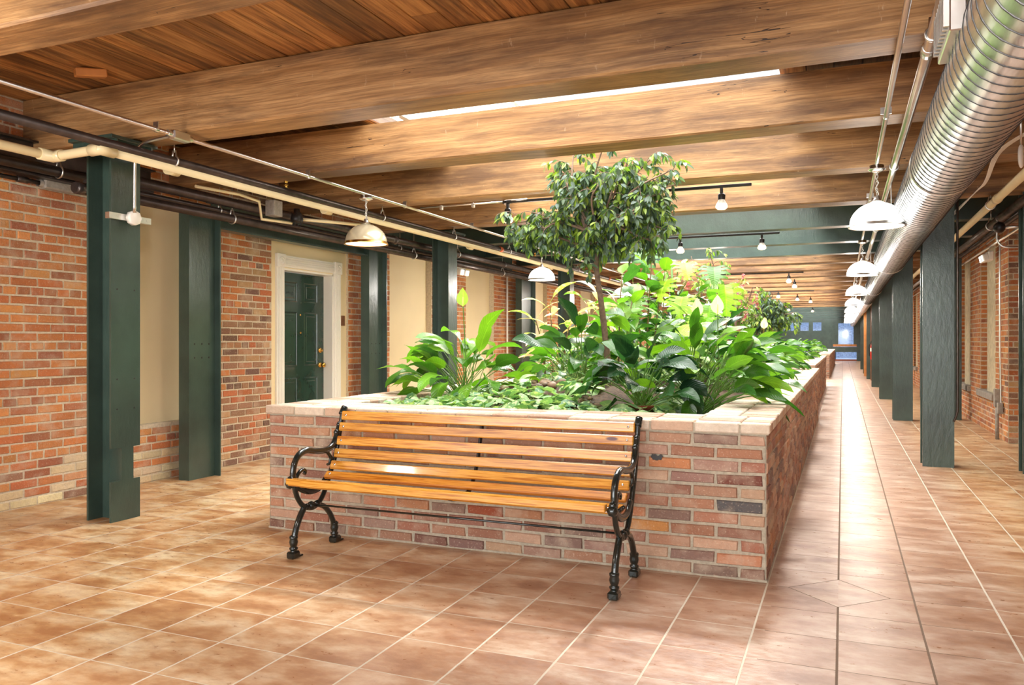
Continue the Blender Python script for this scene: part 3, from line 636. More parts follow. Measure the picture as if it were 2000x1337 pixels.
# ---------------------------------------------------------------- bench
BX0, BX1 = -2.815, -.985
bench = thing('park_bench', 'varnished pine slat bench with black scrolled cast iron ends', 'bench', ((BX0+BX1)/2, 3.83, 0)); ox, oy = (BX0+BX1)/2, 3.83
def smooth(pts, k=6, closed=False):
    P = [Vector(p) for p in pts]; out = []
    for i in range(len(P)-1):
        a = P[i-1] if i > 0 else P[i]*2-P[i+1]; b = P[i]; c = P[i+1]; d = P[i+2] if i+2 < len(P) else c*2-b
        for j in range(k):
            t = j/k; out.append(.5*((2*b)+(c-a)*t+(2*a-5*b+4*c-d)*t*t+(3*b-a-3*c+d)*t**3))
    out.append(P[-1]); return out
def side(x, sgn, label):
    mb = MB(); X = x-ox
    def tb(yz, r, flat=1.0): mb.tube([(X, p.y-oy, p.z) for p in smooth([(0, a, b) for a, b in yz])], r, 10, flat=flat)
    back = [(4.098, .80), (4.082, .765), (4.068, .70), (4.05, .64), (4.03, .575), (4.0, .50), (3.968, .44), (3.93, .37), (3.885, .30), (3.83, .258), (3.77, .25), (3.70, .275), (3.655, .32), (3.63, .37), (3.618, .42)]
    tb(back, .0155, .9)
    arm = [(3.618, .42), (3.611, .47), (3.625, .525), (3.665, .567), (3.73, .583), (3.80, .572), (3.88, .562), (3.95, .568), (4.0, .60), (4.035, .66), (4.06, .71)]
    tb(arm, .0165, 1.15)
    tb([(3.86, .566), (3.925, .548), (3.96, .515), (3.985, .475)], .011); tb([(3.96, .51), (3.95, .48), (3.93, .475)], .008)
    tb([(3.72, .275), (3.67, .215), (3.64, .165), (3.622, .11), (3.614, .06)], .0175); tb([(3.83, .26), (3.90, .232), (3.955, .18), (3.99, .12), (4.0, .06)], .0165)
    for (fy, yz) in ((3.613, 3.616), (4.005, 4.0)):          # turned ankles and pad feet
        mb.lathe([(.016, .125), (.024, .12), (.024, .112), (.0215, .105), (.025, .09), (.021, .072), (.016, .064), (.024, .058), (.024, .05), (.018, .045), (.02, .04)], (X, yz-oy, 0), 14)
        f0 = len(mb.v); mb.cbox(X-.026, fy-oy-.034, 0, X+.026, fy-oy+.034, .04, .009); mb.cbox(X-.018, fy-oy+.02, 0, X+.018, fy-oy+.068, .01, .003)
    for (y, z, r) in ((4.022, .655, .019), (4.045, .70, .015), (3.775, .262, .026), (3.83, .262, .022), (3.735, .262, .02), (3.585, .415, .028), (3.59, .44, .02)):
        mb.lathe([(0, -r), (r*.7, -r*.7), (r, 0), (r*.7, r*.7), (0, r)], (X, y-oy, z), 12)
    tb([(3.585, .40), (3.60, .425), (3.65, .392), (3.70, .366), (3.76, .348), (3.82, .346), (3.87, .36), (3.92, .40)], .013, 1.6)
    for y in (3.66, 3.70, 3.74, 3.78): mb.lathe([(0, -.012), (.012, -.004), (.012, .004), (0, .012)], (X, y-oy, .395), 8)
    tb([(3.64, .44), (3.665, .468), (3.70, .478), (3.72, .465), (3.71, .45)], .011)
    tb([(4.075, .76), (4.10, .79), (4.108, .80)], .02)
    mb.build('side_frame', M['iron'], bench, label=label)
side(BX0, -1, 'left black cast iron end frame'); side(BX1, 1, 'right black cast iron end frame')
SL = [(4.078, .752, 80, .052), (4.052, .686, 78, .05), (4.028, .606, 78, .052), (4.0, .534, 76, .052), (3.962, .466, 68, .05), (3.905, .41, 38, .05), (3.845, .366, 10, .045), (3.787, .362, 0, .045), (3.727, .37, -6, .045), (3.667, .384, -10, .045)]
for i, (y, z, a, h) in enumerate(SL):
    s = MB(); k = random.Random(i).uniform(.9, 1.08); s.cbox(BX0+.012-ox, -.013, -h/2, BX1-.012-ox, .012, h/2, .005, col=(k, k*.98, k*.95))
    if i == 5: s.col = [(.85, .72, .62)]*len(s.col)
    o = s.build('back_slat' if i < 6 else 'seat_slat', M['pine'], bench, (0, y-oy-.012*math.sin(R(a)), z+.012*math.cos(R(a)))); o.rotation_euler = (-R(90-a) , 0, 0)
    for e in (BX0+.045, BX1-.045):
        b = MB(); b.lathe([(0, -.0175), (.006, -.0165), (.0075, -.013), (.0075, -.01)], (e-ox, 0, 0), 10, 'y'); b.build('bolt', M['chrome'], o)
s = MB(); s.cbox(BX0+.0-ox, -.014, -.019, BX1+.0-ox-.02, .03, .02, .004); s.build('front_slat', M['pine'], bench, (-.01, 3.573-oy, .428), label='front edge slat of the seat')
s = MB(); s.tube([(BX0-ox, 3.80-oy, .262), (BX1-ox, 3.80-oy, .262)], .006, 8); s.build('stretcher_rod', M['iron'], bench)
s = MB(); s.tube([(0.02, p.y-oy+.014, p.z-.004) for p in smooth([(0, 4.084, .77), (0, 4.05, .66), (0, 4.01, .54), (0, 3.965, .455), (0, 3.90, .392), (0, 3.82, .378), (0, 3.7, .39), (0, 3.6, .425)])], .009, 6, flat=2.0); s.build('centre_strap', M['dark'], bench)
# ---------------------------------------------------------------- pipes, conduits, hangers
def pipe(name, label, pts, r, mat, cat='pipe', n=12, extra=None, group=None, corner=.0):
    mb = MB(); mb.tube(pts, r, n)
    if extra: extra(mb)
    return tag(mb.build(name, M[mat]), label, cat, group)
XL = -3.94; ZC = 2.52
t = thing('conduit_run', 'thin silver conduit carrying the left row of pendant lamps', 'conduit', (XL, 0, ZC)); mb = MB()
mb.tube([(0, -.5, 0), (0, 33, 0)], .0135, 10); mb.build('conduit', M['conduit'], t); cl = MB()
for y in [2.2+1.52*k for k in range(16)]:
    cl.lathe([(.019, -.012), (.019, .012)], (0, y, 0), 10, 'y'); cl.box(-.02, y-.004, .0, .02, y+.004, .046)
cl.build('strap_clip', M['conduit'], t)['kind'] = 'stuff'
jb = MB(); jb.cbox(-.028, 3.84, -.03, .028, 3.98, .03, .008); jb.lathe([(.02, 0), (.02, .03)], (0, 3.98, 0), 12, 'y'); jb.lathe([(.02, -.03), (.02, 0)], (0, 3.84, 0), 12, 'y'); jb.build('junction_fitting', M['conduit'], t)
br = MB(); br.tube(smooth([(0, 3.86, -.005), (-.12, 3.88, -.005), (-.27, 3.9, -.01), (-.36, 3.92, -.03), (-.405, 3.93, -.09), (-.418, 3.935, -.2), (-.425, 3.94, -.46)]), .011, 10); br.build('branch_conduit', M['conduit'], t)
t = thing('junction_box', 'white octagonal box on a strut bracket across the notched column', 'box', (-4.445, 3.965, 2.03)); mb = MB()
mb.lathe([(.0, .048), (.046, .048), (.05, .044), (.05, .008), (.0, .008)], (.02, 0, 0), 8, 'x'); mb.build('box_body', M['white'], t)
mb = MB(); mb.box(-.018, -.17, -.021, .02, .17, .021)
for y in (-.14, -.1, .1, .14): mb.box(.02, y-.01, -.006, .0215, y+.01, .006, col=(.1, .1, .1))
mb.build('strut_bracket', M['conduit'], t)
def hangers(mb, x, z, r, ys, top=2.565, clev=True):
    for y in ys:
        mb.tube([(x, y, top), (x, y, z+r+.03)], .0045, 6, col=(1, 1, 1), m=1)
        P = [(x+math.sin(a)*(r+.006), y, z-math.cos(a)*(r+.006)) for a in [R(d) for d in range(-150, 151, 20)]]
        mb.tube([(x-.012, y, z+r+.045)]+P+[(x+.012, y, z+r+.045)], .006, 6, m=1)
bm = [2.46, 4.07, 5.42, 6.9, 8.54, 10.2, 11.8, 13.35, 14.9, 16.4, 18, 19.5, 21]
def prun(label, x, z, r, mat, y0, y1, name='pipe', couple=(), hg=(), joints_mat=None):
    t = thing(name, label, 'pipe', (0, 0, 0)); mb = MB(); mb.tube([(x, y0, z), (x, y1, z)], r, 16); mb.build('pipe_body', M[mat], t)
    if couple:
        for y in couple: c = MB(); c.lathe([(r, y-.04), (r+.007, y-.038), (r+.007, y+.038), (r, y+.04)], (x, 0, z), 16, 'y'); c.build('coupling', M[joints_mat or mat], t)
    for y in hg: c = MB(); hangers(c, x, z, r, [y]); c.build('hanger', [M['conduit'], M['conduit']], t)
    return t
prun('black sprinkler pipe passing in front of the notched column', -4.28, 2.45, .03, 'blackpipe', -1, 30, couple=(9.9, 15.3), hg=[4.2, 6.9, 8.5, 10.2, 13.3], joints_mat='rust')
t = thing('plastic_pipe', 'cream plastic pipe with a jog around the notched column', 'pipe', (0, 0, 0)); mb = MB(); zc = 2.375
zc = 2.395; E1 = at(104, 306, z=zc); E2 = at(196, 291, z=zc+.012); u_ = (E2-E1).normalized()
mb.tube([(E1.x, -1, zc), tuple(E1)], .03, 16, caps=False); mb.tube([tuple(E1), tuple(E2)], .03, 16, caps=False); mb.tube([tuple(E2), (-4.31, 30, zc-.01)], .03, 16)
mb.build('pipe_body', M['pvc'], t)
for P in ([E1-Vector((0, .1, 0)), E1, E1+u_*.08], [E2-u_*.08, E2, E2+Vector((0, .1, 0))], [(-4.35, 4.2, zc+.01), (-4.35, 4.3, zc+.01)], [(-4.34, 6.0, zc), (-4.34, 6.1, zc)], [(-4.33, 9.0, zc), (-4.33, 9.1, zc)], [(-4.33, 12.0, zc), (-4.33, 12.1, zc)]): mb = MB(); mb.tube(P, .038, 16); mb.build('elbow' if len(P) == 3 else 'pipe_collar', M['pvc'], t)
prun('upper dark steel pipe along the top of the left wall', -4.93, 2.41, .042, 'blackpipe', 4.15, 30, couple=(4.3, 8.2, 11.5), hg=[4.35, 9.9, 13.3])
prun('lower dark steel pipe passing before the columns at the left wall', -4.94, 2.275, .037, 'blackpipe', 3.95, 30, couple=(4.0, 9.5, 12.5), hg=[5.5, 8.7, 11.5])
prun('thin dark pipe between the two steel pipes of the left wall', -5.08, 2.36, .02, 'blackpipe', 4.15, 30, hg=[5.5, 8.6])
prun('dark cable pipe clamped to the top of the nearest left wall', -5.25, 2.43, .038, 'blackpipe', -1, 4.9, hg=[4.07])
t = prun('thin black conduit with grey fittings high on the nearest left wall', -5.40, 2.355, .016, 'blackpipe', -1, 4.9, couple=(3.9,))
mb = MB(); mb.cbox(-5.43, 4.05, 2.32, -5.365, 4.30, 2.39, .012); mb.lathe([(.028, 4.02), (.03, 4.05)], (-5.4, 0, 2.355), 14, 'y'); mb.lathe([(.03, 4.30), (.028, 4.33)], (-5.4, 0, 2.355), 14, 'y'); mb.build('fitting_body', M['stone'], t)
mb = MB(); mb.lathe([(.026, 4.42), (.026, 4.47), (.018, 4.5)], (-5.4, 0, 2.355), 12, 'y'); mb.build('fitting_end', M['chrome'], t)
# valve cluster and small cream branch left of the door lintel
t = thing('sprinkler_valve', 'dark valve with cream branch pipe between the left columns', 'valve', (-4.75, 5.9, 2.34)); mb = MB()
mb.lathe([(0, -.05), (.05, -.05), (.06, -.02), (.05, .03), (.03, .05), (.03, .08), (0, .08)], (0, .25, .03), 16)
for k in range(6): mb.lathe([(.006, -.075), (.006, -.05)], (.045*math.cos(k), .25+.045*math.sin(k), .03), 6)
mb.build('valve_body', M['dark'], t); mb = MB(); mb.tube([(-.02, -1.0, .1), (-.02, -.5, .12), (-.02, -.25, .1), (-.02, -.22, -.05), (-.02, .2, -.03)], .013, 8); mb.tube([(0, .3, .02), (.2, .6, .02), (.36, 1.0, .03)], .016, 8); mb.build('branch_pipe', M['pvc'], t)
mb = MB(); mb.cbox(-.08, -.1, .0, .02, .02, .14, .004); mb.build('control_box', M['stone'], t)
for i, (x, y) in enumerate(((-4.28, 5.4), (-4.28, 11.2))):
    mb = MB(); mb.tube([(x, y, 2.47), (x, y, 2.515)], .012, 8); mb.lathe([(.0, .045), (.02, .045), (.02, .05), (.008, .055), (.014, .075), (.02, .08), (0, .082)], (x, y, 2.455), 10)
    tag(mb.build('fire_sprinkler', M['brass']), ['brass sprinkler head left of the door lintel', 'brass sprinkler head below the ficus foliage at left'][i], 'sprinkler')
mb = MB(); mb.tube([(-3.94, 7.07, 2.55), (-2.9, 7.07, 2.55)], .009, 8); mb.tube([(-3.0, 7.07, 2.55), (-2.78, 7.07, 2.55)], .018, 8)
for x in (-3.7, -3.35, -3.0): mb.cbox(x-.012, 7.05, 2.515, x+.012, 7.09, 2.56, .003)
tag(mb.build('crossing_conduit', M['conduit']), 'thin conduit branching right from the left lamp conduit under a beam', 'conduit')
# conduits on the wall with emergency lights
def emergency(label, loc, rz):
    t = thing('emergency_light', label, 'emergency light', loc, rz); mb = MB(); mb.cbox(-.0, -.15, -.06, .06, .15, .06, .01); mb.build('housing', M['white'], t)
    for s in (-.085, .085):
        mb = MB(); mb.cbox(.05, s-.062, -.05, .12, s+.062, .045, .012); o = mb.build('lamp_head', M['white'], t); o.rotation_euler = (0, R(12), 0)
        l = MB(); l.cbox(.118, s-.05, -.04, .124, s+.05, .035, .004); l.build('lens', M['emlens'], o)
emergency('white twin emergency light high on the left brick pier', (-5.40, 10.86, 2.27), 0)
emergency('white twin emergency light on the right brick wall', (1.73, 11.55, 2.27), R(180))
pipe('wall_conduit', 'white conduit dropping from the left emergency light', [(-5.44, 10.86, 2.42), (-5.44, 10.86, .1)], .013, 'white', 'conduit')
pipe('wall_conduit', 'white conduit on the left brick pier before the pink-tinged plant', [(-5.43, 12.85, 2.45), (-5.43, 12.85, .1)], .016, 'white', 'conduit')
t = thing('wall_conduit', 'metal conduit with a lower box beside the right wall niche', 'conduit', (XR-.03, 11.3, 0)); mb = MB(); mb.tube(smooth([(0, -.12, .4), (0, -.1, .6), (0, -.05, 1.2), (0, -.05, 2.2), (0, -.03, 2.42), (0, .1, 2.5), (0, .9, 2.5)]), .011, 8); mb.build('conduit', M['conduit'], t)
mb = MB(); mb.cbox(-.05, -.02, .40, .02, .08, .62, .004); mb.cbox(-.04, -.17, .33, .015, -.08, .46, .004); mb.build('box', M['stone'], t); mb = MB(); mb.tube([(-.015, .03, .4), (-.02, .02, .2), (-.015, .03, .0)], .022, 8); mb.build('downpipe', M['stone'], t)
pipe('column_conduit', 'thin conduit bent against the right edge of the widest green column', smooth([(1.005, 8.60, 2.55), (1.005, 8.60, 1.2), (1.005, 8.60, .62), (1.0, 8.60, .52), (.975, 8.61, .44)]), .011, 'blackpipe', 'conduit')
# right aisle runs
XRc = .232; ZR = 2.51
t = thing('conduit_run', 'thin silver conduit carrying the right row of pendant lamps', 'conduit', (XRc, 0, ZR)); mb = MB(); mb.tube([(0, .5, 0), (0, 50, 0)], .014, 10); mb.build('conduit', M['conduit'], t)
mb = MB(); mb.cbox(-.03, 3.0, -.03, .03, 3.12, .03, .006); mb.lathe([(.02, 2.93), (.02, 3.0)], (0, 0, 0), 12, 'y'); mb.lathe([(.02, 3.12), (.02, 3.2)], (0, 0, 0), 12, 'y'); mb.tube([(.02, 3.06, 0), (.3, 3.06, 0)], .012, 8)
for y in (2.8, 3.3, 5.1, 8.0, 9.5): c = MB(); c.lathe([(.02, y-.01), (.02, y+.01)], (0, 0, 0), 10, 'y'); c.box(-.03, y-.004, .01, .03, y+.004, .05); c.build('strap_clip', M['conduit'], t)
mb.build('junction_fitting', M['conduit'], t)
prun('thicker silver pipe between the lamp conduit and the round duct', .345, 2.47, .024, 'conduit', .5, 50, couple=(3.9, 8.6), hg=[3.7, 6.4, 9.9, 13.1])
prun('cream plastic pipe at the right wall side of the duct', 1.27, 2.47, .035, 'pvc', 1, 40, couple=(5.5, 8.2), hg=[5.45, 8.55])
prun('dark steel pipe at the right wall side of the duct', 1.43, 2.41, .04, 'blackpipe', 1, 40, couple=(6.6, 9.0), hg=[6.9, 9.6])
prun('thin pale conduit along the right brick wall', 1.72, 2.40, .014, 'conduit', 8.0, 40)
prun('long grey steel rail along the right wall top', 1.66, 2.5, .03, 'blackpipe', 8.0, 40)
t = thing('alarm_bell', 'dark round bell on a bracket high at the right edge', 'bell', (1.42, 9.05, 2.32)); mb = MB(); mb.lathe([(0, -.05), (.03, -.05), (.05, -.02), (.055, .02), (.05, .045), (0, .05)], (0, 0, 0), 16, 'y'); mb.build('bell_body', M['dark'], t)
mb = MB(); mb.tube(smooth([(-.02, 0, -.04), (-.02, 0, -.12), (.02, 0, -.18), (.1, 0, -.2), (.3, 0, -.2)]), .009, 8); mb.tube([(0, 0, 0), (.3, 0, 0)], .014, 8); mb.build('bracket_arm', M['conduit'], t)
t = thing('wall_disc', 'oval white cover plate hanging at the right edge by the duct', 'cover', at(1994, 305, y=5.2)); mb = MB(); mb.lathe([(0, -.008), (.045, -.006), (.05, 0), (.045, .008), (0, .01)], (0, 0, 0), 20, 'x'); o = mb.build('cover_plate', M['white'], t); o.rotation_euler = (0, 0, R(-25)); o.scale = (1, .8, 1.35)
mb = MB(); mb.tube([(0, 0, .05), (0, 0, 2.56-at(1994, 305, y=5.2).z)], .006, 6); mb.build('drop_rod', M['conduit'], t)
mb = MB()
for k in range(4):
    mb.tube(smooth([(1.12+.01*k, 5.2, 2.50), (1.10+.008*k, 5.7, 2.52), (1.02+.01*k, 6.6, 2.56), (1.03+.006*k, 7.2, 2.46), (1.04+.01*k, 7.9, 2.47+.01*k), (1.0, 9.3, 2.44+.012*k), (1.02, 10.5, 2.5)]), .0045, 6)
tag(mb.build('cable_bundle', M['white']), 'loose bundle of white cables sagging right of the duct', 'cable')
# ---------------------------------------------------------------- spiral duct
dx, dz, dr = .527, 2.195, .175
t = thing('spiral_duct', 'large shiny round spiral duct along the right aisle ceiling', 'duct', (dx, 0, dz)); mb = MB()
mb.lathe([(dr, -.6), (dr, 2.7), (dr, 10.6), (dr-.003, 10.65), (dr-.03, 11.0), (dr-.03, 26), (dr-.045, 26.4), (dr-.045, 50)], (0, 0, 0), 48, 'y'); mb.build('duct_body', M['duct'], t)
def seam(y0, y1, r, pitch, x=0, z=0, mat='conduit'):
    mb = MB(); n = int((y1-y0)/pitch*28); P = []
    for i in range(n+1):
        a = 2*PI*i/28; y = y0+(y1-y0)*i/n; P.append((x+r*math.cos(a), y, z+r*math.sin(a)))
    mb.tube(P, .0028, 5, caps=False); return mb
seam(-.6, 10.55, dr+.0008, .088).build('spiral_seam', M['seam'], t); seam(11.0, 20, dr-.0292, .088).build('spiral_seam', M['seam'], t)
for y in (5.05, 10.6, 16, 21.5, 26.2): mb = MB(); mb.lathe([(dr+.001 if y < 10.7 else dr-.028, y-.03), (dr+.004 if y < 10.7 else dr-.024, y-.028), (dr+.004 if y < 10.7 else dr-.024, y+.028), (dr+.001 if y < 10.7 else dr-.028, y+.03)], (0, 0, 0), 48, 'y'); mb.build('joint_band', M['duct'], t)
mb = MB(); mb.cbox(-.205, 2.95, .02, -.155, 3.3, .2, .004); mb.cbox(-.215, 2.95, .17, -.12, 3.3, .25, .004)
for k in range(9): mb.box(-.222, 2.96+.037*k, .04, -.205, 2.973+.037*k, .17)
mb.build('register_grille', M['conduit'], t, label='pressed metal air register on the left side of the duct')
for y in (6.9, 11.8, 18, 24):
    for s in (-1, 1): mb = MB(); mb.tube([(s*(dr+.002), y, 0), (s*(dr+.002), y, 2.565-dz)], .004, 6); mb.build('hanger_rod', M['conduit'], t)
# ---------------------------------------------------------------- pendants
def pendant(x, y, zc, zr, lit, label, group=None):
    t = thing('pendant_lamp', label, 'pendant lamp', (x, y, zr), 0, group); r = .185
    mb = MB(); prof = [(r*math.sin(a), .165*math.cos(a)+.012) for a in [PI*.5*k/11 for k in range(1, 12)]]
    mb.lathe([(.03, .185), (.034, .178)]+prof+[(r, .0)], (0, 0, 0), 96, rib=.0016); mb.lathe([(r-.004, 0)]+[(max(.02, a-.004), b-.004) for a, b in prof[::-1]], (0, 0, 0), 48)
    mb.build('lamp_shade', M['shade'] if lit else M['glassshade'], t, label='glowing white ribbed dome' if lit else 'unlit ribbed glass dome')
    mb = MB(); mb.lathe([(r+.002, .018), (r+.006, .016), (r+.009, .0), (r+.012, -.002), (r+.012, -.006), (r-.002, -.004)], (0, 0, 0), 64); mb.build('rim_band', M['brass'] if not lit else M['conduit'], t)
    mb = MB(); mb.lathe([(.0, .225), (.016, .222), (.022, .2), (.03, .185), (.045, .178)], (0, 0, 0), 20); mb.build('socket_cap', M['conduit'], t)
    H = zc-zr; mb = MB(); k = 0; z = .225
    while z < H-.05:
        P = [(.007*math.cos(a) if k % 2 else 0, 0 if k % 2 else .007*math.cos(a), z+.013+.016*math.sin(a)) for a in [2*PI*j/10 for j in range(11)]]
        mb.tube(P, .0022, 5, caps=False); z += .026; k += 1
    mb.tube([(.012*math.sin(q*1.3), .012*math.cos(q*1.3), .22+(H-.25)*q/12) for q in range(13)], .003, 6); mb.build('chain', M['conduit'], t)
    mb = MB(); mb.lathe([(0, H-.055), (.03, H-.05), (.062, H-.034), (.062, H-.03), (.05, H-.03), (.05, H-.002), (0, H-.002)], (0, 0, 0), 24); mb.build('canopy', M['chrome'], t)
    if lit:
        mb = MB(); mb.lathe([(0, -.0)]+[(.035*math.sin(a), .07-.06*math.cos(a)) for a in [PI*k/8 for k in range(1, 8)]]+[(.015, .17)], (0, 0, 0), 16); mb.build('bulb', M['shade'], t)
    return t
for i in range(8):
    y = 6.45+4.68*i
    pendant(XRc, y, ZR-.01, 2.05, True, 'lit white dome pendant, %s of the right row counted from the camera' % ORD[i])
    light('pendant_light', 'POINT', (XRc, y, 1.96), 15, (1, .95, .86), radius=.12)
for i in range(7):
    y = 6.08+4.5*i
    pendant(XL, y, ZC-.01, 2.075, i > 0, ['unlit glass dome pendant in front of the green door', 'lit white dome pendant above the pink-tinged plant', 'lit dome pendant seen through the ficus leaves'][i] if i < 3 else 'lit dome pendant far down the left aisle behind the plants', 'far left pendants' if i > 2 else None)
    light('pendant_light', 'POINT', (XL, y, 2.0), 26 if i else 8, (1, .95, .88), radius=.12)
# unseen pendants of the same rows behind and beside the camera
light('pendant_light', 'POINT', (XRc, 1.8, 2.0), 26, (1, .95, .88), radius=.12); light('pendant_light', 'POINT', (XL, 1.6, 2.0), 30, (1, .93, .84), radius=.12)
# ---------------------------------------------------------------- track lights
def track(y, x0, x1, label, z=2.545):
    t = thing('light_track', label, 'light track', (x0, y, z)); mb = MB(); mb.cbox(0, -.017, -.012, x1-x0, .017, .012, .003); mb.build('track_bar', M['dark'], t)
    mb = MB(); mb.cbox(-.03, -.02, -.014, .06, .02, .014, .003); mb.build('feed_end', M['dark'], t)
def spot(x, y, label, on=True, z=2.53, tiltx=0, big=1.0):
    t = thing('track_spotlight', label, 'spotlight', (x, y, z)); mb = MB(); mb.cbox(-.012, -.02, -.045, .012, .02, 0, .003); mb.lathe([(.03, -.10), (.033, -.06), (.02, -.045), (0, -.044)], (0, 0, 0), 18); mb.build('lamp_holder', M['dark'], t)
    mb = MB(); mb.lathe([(.024, -.095), (.03, -.11), (.043, -.135)], (0, 0, 0), 22); mb.build('reflector', M['white'], t)
    mb = MB(); mb.lathe([(.043, -.135), (.05, -.155), (.049, -.168), (.035, -.182), (0, -.188)], (0, 0, 0), 22); mb.build('lamp_face', M['bulb'] if on else M['shade'], t)
    if on: light('spot_light', 'SPOT', (x, y, z-.22), 46*big, (1, .82, .55), radius=.05, rot=(tiltx, 0, 0), spot=130)
    return t
track(7.07, -3.0, -.72, 'black light track under the fourth timber beam'); track(10.35, -3.0, -.72, 'black light track under the nearest green steel beam'); track(16.4, -2.4, -.7, 'dark light track farther down over the planter')
spot(-.97, 7.07, 'warm glowing track spotlight hanging right of the ficus crown'); spot(-2.43, 7.07, 'warm track spotlight shining through the ficus leaves', tiltx=.4)
spot(-3.0+.02, 7.07, 'warm track spotlight at the left tip of the ficus crown'); spot(-.93, 10.35, 'pale track spotlight above the white lilies and right plants')
spot(-1.94, 10.35, 'track spotlight above the split-leaf plant'); spot(-.97, 16.4, 'small warm spotlight beyond the green steel beams'); spot(-.95, 18.0, 'small pale spotlight just beyond the warm one')
track(22.5, -2.4, -.7, 'distant dark light track over the second planter')
for x, y in ((-1.6, 22.5), (-1.2, 24.18), (-.9, 25.73), (-1.9, 32.03), (-1.1, 33.63)): spot(x, y, 'tiny glowing spotlight far down the planter', True, z=2.56)['group'] = 'distant tiny spotlights'
t = thing('pendant_lamp', 'bright lamp half hidden behind the split-leaf plant', 'pendant lamp', at(1400, 588, y=14.87)); mb = MB(); mb.lathe([(.03, .2), (.09, .17), (.16, .08), (.17, -.02), (.165, -.05)], (0, 0, 0), 32); mb.build('lamp_shade', M['shade'], t); mb = MB(); mb.tube([(0, 0, .2), (0, 0, 2.56-t.location.z)], .006, 6); mb.build('stem', M['dark'], t)
# ---------------------------------------------------------------- fire extinguisher
t = thing('fire_extinguisher', 'red fire extinguisher hung on the brown timber post', 'fire extinguisher', (.86, 27.022, .64)); mb = MB(); mb.lathe([(0, 0), (.07, .01), (.075, .04), (.075, .40), (.06, .46), (.02, .49), (.02, .52)], (0, 0, 0), 24); mb.build('cylinder', M['red'], t)
mb = MB(); mb.lathe([(.0762, .26), (.0762, .37)], (0, 0, 0), 24); mb.build('label_band', M['white'], t); mb = MB(); mb.cbox(-.06, -.02, .52, .06, .02, .58, .005); mb.tube(smooth([(-.05, 0, .54), (-.11, 0, .42), (-.1, 0, .2), (-.09, 0, .12)]), .012, 8); mb.build('valve_hose', M['dark'], t)
for i, y in enumerate((13.2, 22.8, 27.3)):
    t = thing('emergency_light', 'small twin emergency light on the aisle column, %s from the camera' % ORD[i], 'emergency light', (.665, y, 2.27-.03*i)); mb = MB(); mb.cbox(-.03, -.05, -.03, .04, .05, .03, .006); mb.build('housing', M['white'], t)
    for s in (-.07, .07): l = MB(); l.lathe([(0, -.05), (.035, -.045), (.04, .0), (.015, .04)], (-.02, s, .0), 14, 'y'); l.build('lamp_head', M['white'], t)
# ================================================================ plants
G = dict(lily=[rgb(62, 108, 32), rgb(80, 130, 38), rgb(46, 90, 34), rgb(104, 150, 46)], lily_dark=[rgb(34, 70, 36), rgb(44, 84, 42), rgb(28, 58, 36), rgb(64, 106, 46)],
         bright=[rgb(120, 168, 44), rgb(98, 152, 40), rgb(146, 186, 60), rgb(78, 132, 40)], ficus=[rgb(84, 108, 84), rgb(104, 126, 98), rgb(116, 146, 60), rgb(66, 88, 72), rgb(140, 164, 62), rgb(96, 116, 104)],
         rubber=[rgb(74, 120, 48), rgb(96, 140, 56), rgb(56, 100, 44)], pothos=[rgb(112, 156, 96), rgb(136, 176, 116), rgb(92, 138, 96), rgb(160, 192, 132)])
def frame(az, el):
    t = Vector((math.cos(el)*math.cos(az), math.cos(el)*math.sin(az), math.sin(el))); s = Vector((-math.sin(az), math.cos(az), 0)); return t, s, s.cross(t)*-1
def blade(mb, p, az, el, L, Wd, bend, col, rows=7, fold=.22, roll=0, shp=.85, wave=0, heart=False, m=0, seed=0):
    """a leaf blade with a folded midrib that arches along its length"""
    p = Vector(p); vs = []; uv = []; us = (-1, -.5, 0, .5, 1); st = L/rows; e = el
    for i in range(rows+1):
        t = i/rows; tg, sd, nm = frame(az, e)
        if roll: sd = (Matrix.Rotation(roll, 3, tg) @ sd); nm = sd.cross(tg)*-1
        w = (math.sin(PI*min(1, t**.62))**.9*(1-.15*t)) if heart else math.sin(PI*t**shp)**.85
        if heart and i == 0: w = .35
        w = max(w, .02)*Wd/2
        for u in us:
            off = abs(u)*w*fold*(1 if abs(u) < .9 else .9)+wave*math.sin(t*9+u*2+seed)*w*abs(u)
            back = -abs(u)*L*.16*(1-t)**3 if heart else 0
            vs.append(p+sd*(u*w)+nm*off+tg*back); uv.append((u, t+.0001))
        p = p+tg*st; e -= bend/rows
    fs = [(i*5+k, i*5+k+1, (i+1)*5+k+1, (i+1)*5+k) for i in range(rows) for k in range(4)]
    mb.add(vs, fs, smooth=True, col=col, uvs=uv, m=m)
def stalk(mb, p, az, el, L, bend, r, col=(1, 1, 1), n=6, sides=5, r1=None):
    P = [Vector(p)]; e = el; q = Vector(p)
    for i in range(n): q = q+frame(az, e)[0]*(L/n); P.append(q); e -= bend/n
    mb.tube(P, [r+(r1-r)*i/n for i in range(n+1)] if r1 else r, sides, caps=False, col=col); return q, e
def flower(t, p, az, H, seed, white=True, s=1.15):
    az = R(-80)+random.Random(seed).uniform(-.5, .5); r = random.Random(seed); st = MB(); q, e = stalk(st, p, az, R(86), H, R(8), .004); st.build('flower_stalk', M['stem'], t)
    f = MB(); blade(f, q, az+PI, R(80), .13*s, .085*s, R(-30), rgb(242, 240, 214) if white else rgb(176, 206, 84), 8, .5, shp=.72); fl = f.build('spathe', M['petal'], t, label='white flower hood' if white else 'pale green flower hood')
    k = MB(); k.tube([q, q+Vector((0, 0, .03)), q+Vector((0, 0, .065*s))], [.003, .0065, .004], 6, col=rgb(236, 226, 150)); k.build('spadix', M['petal'], fl)
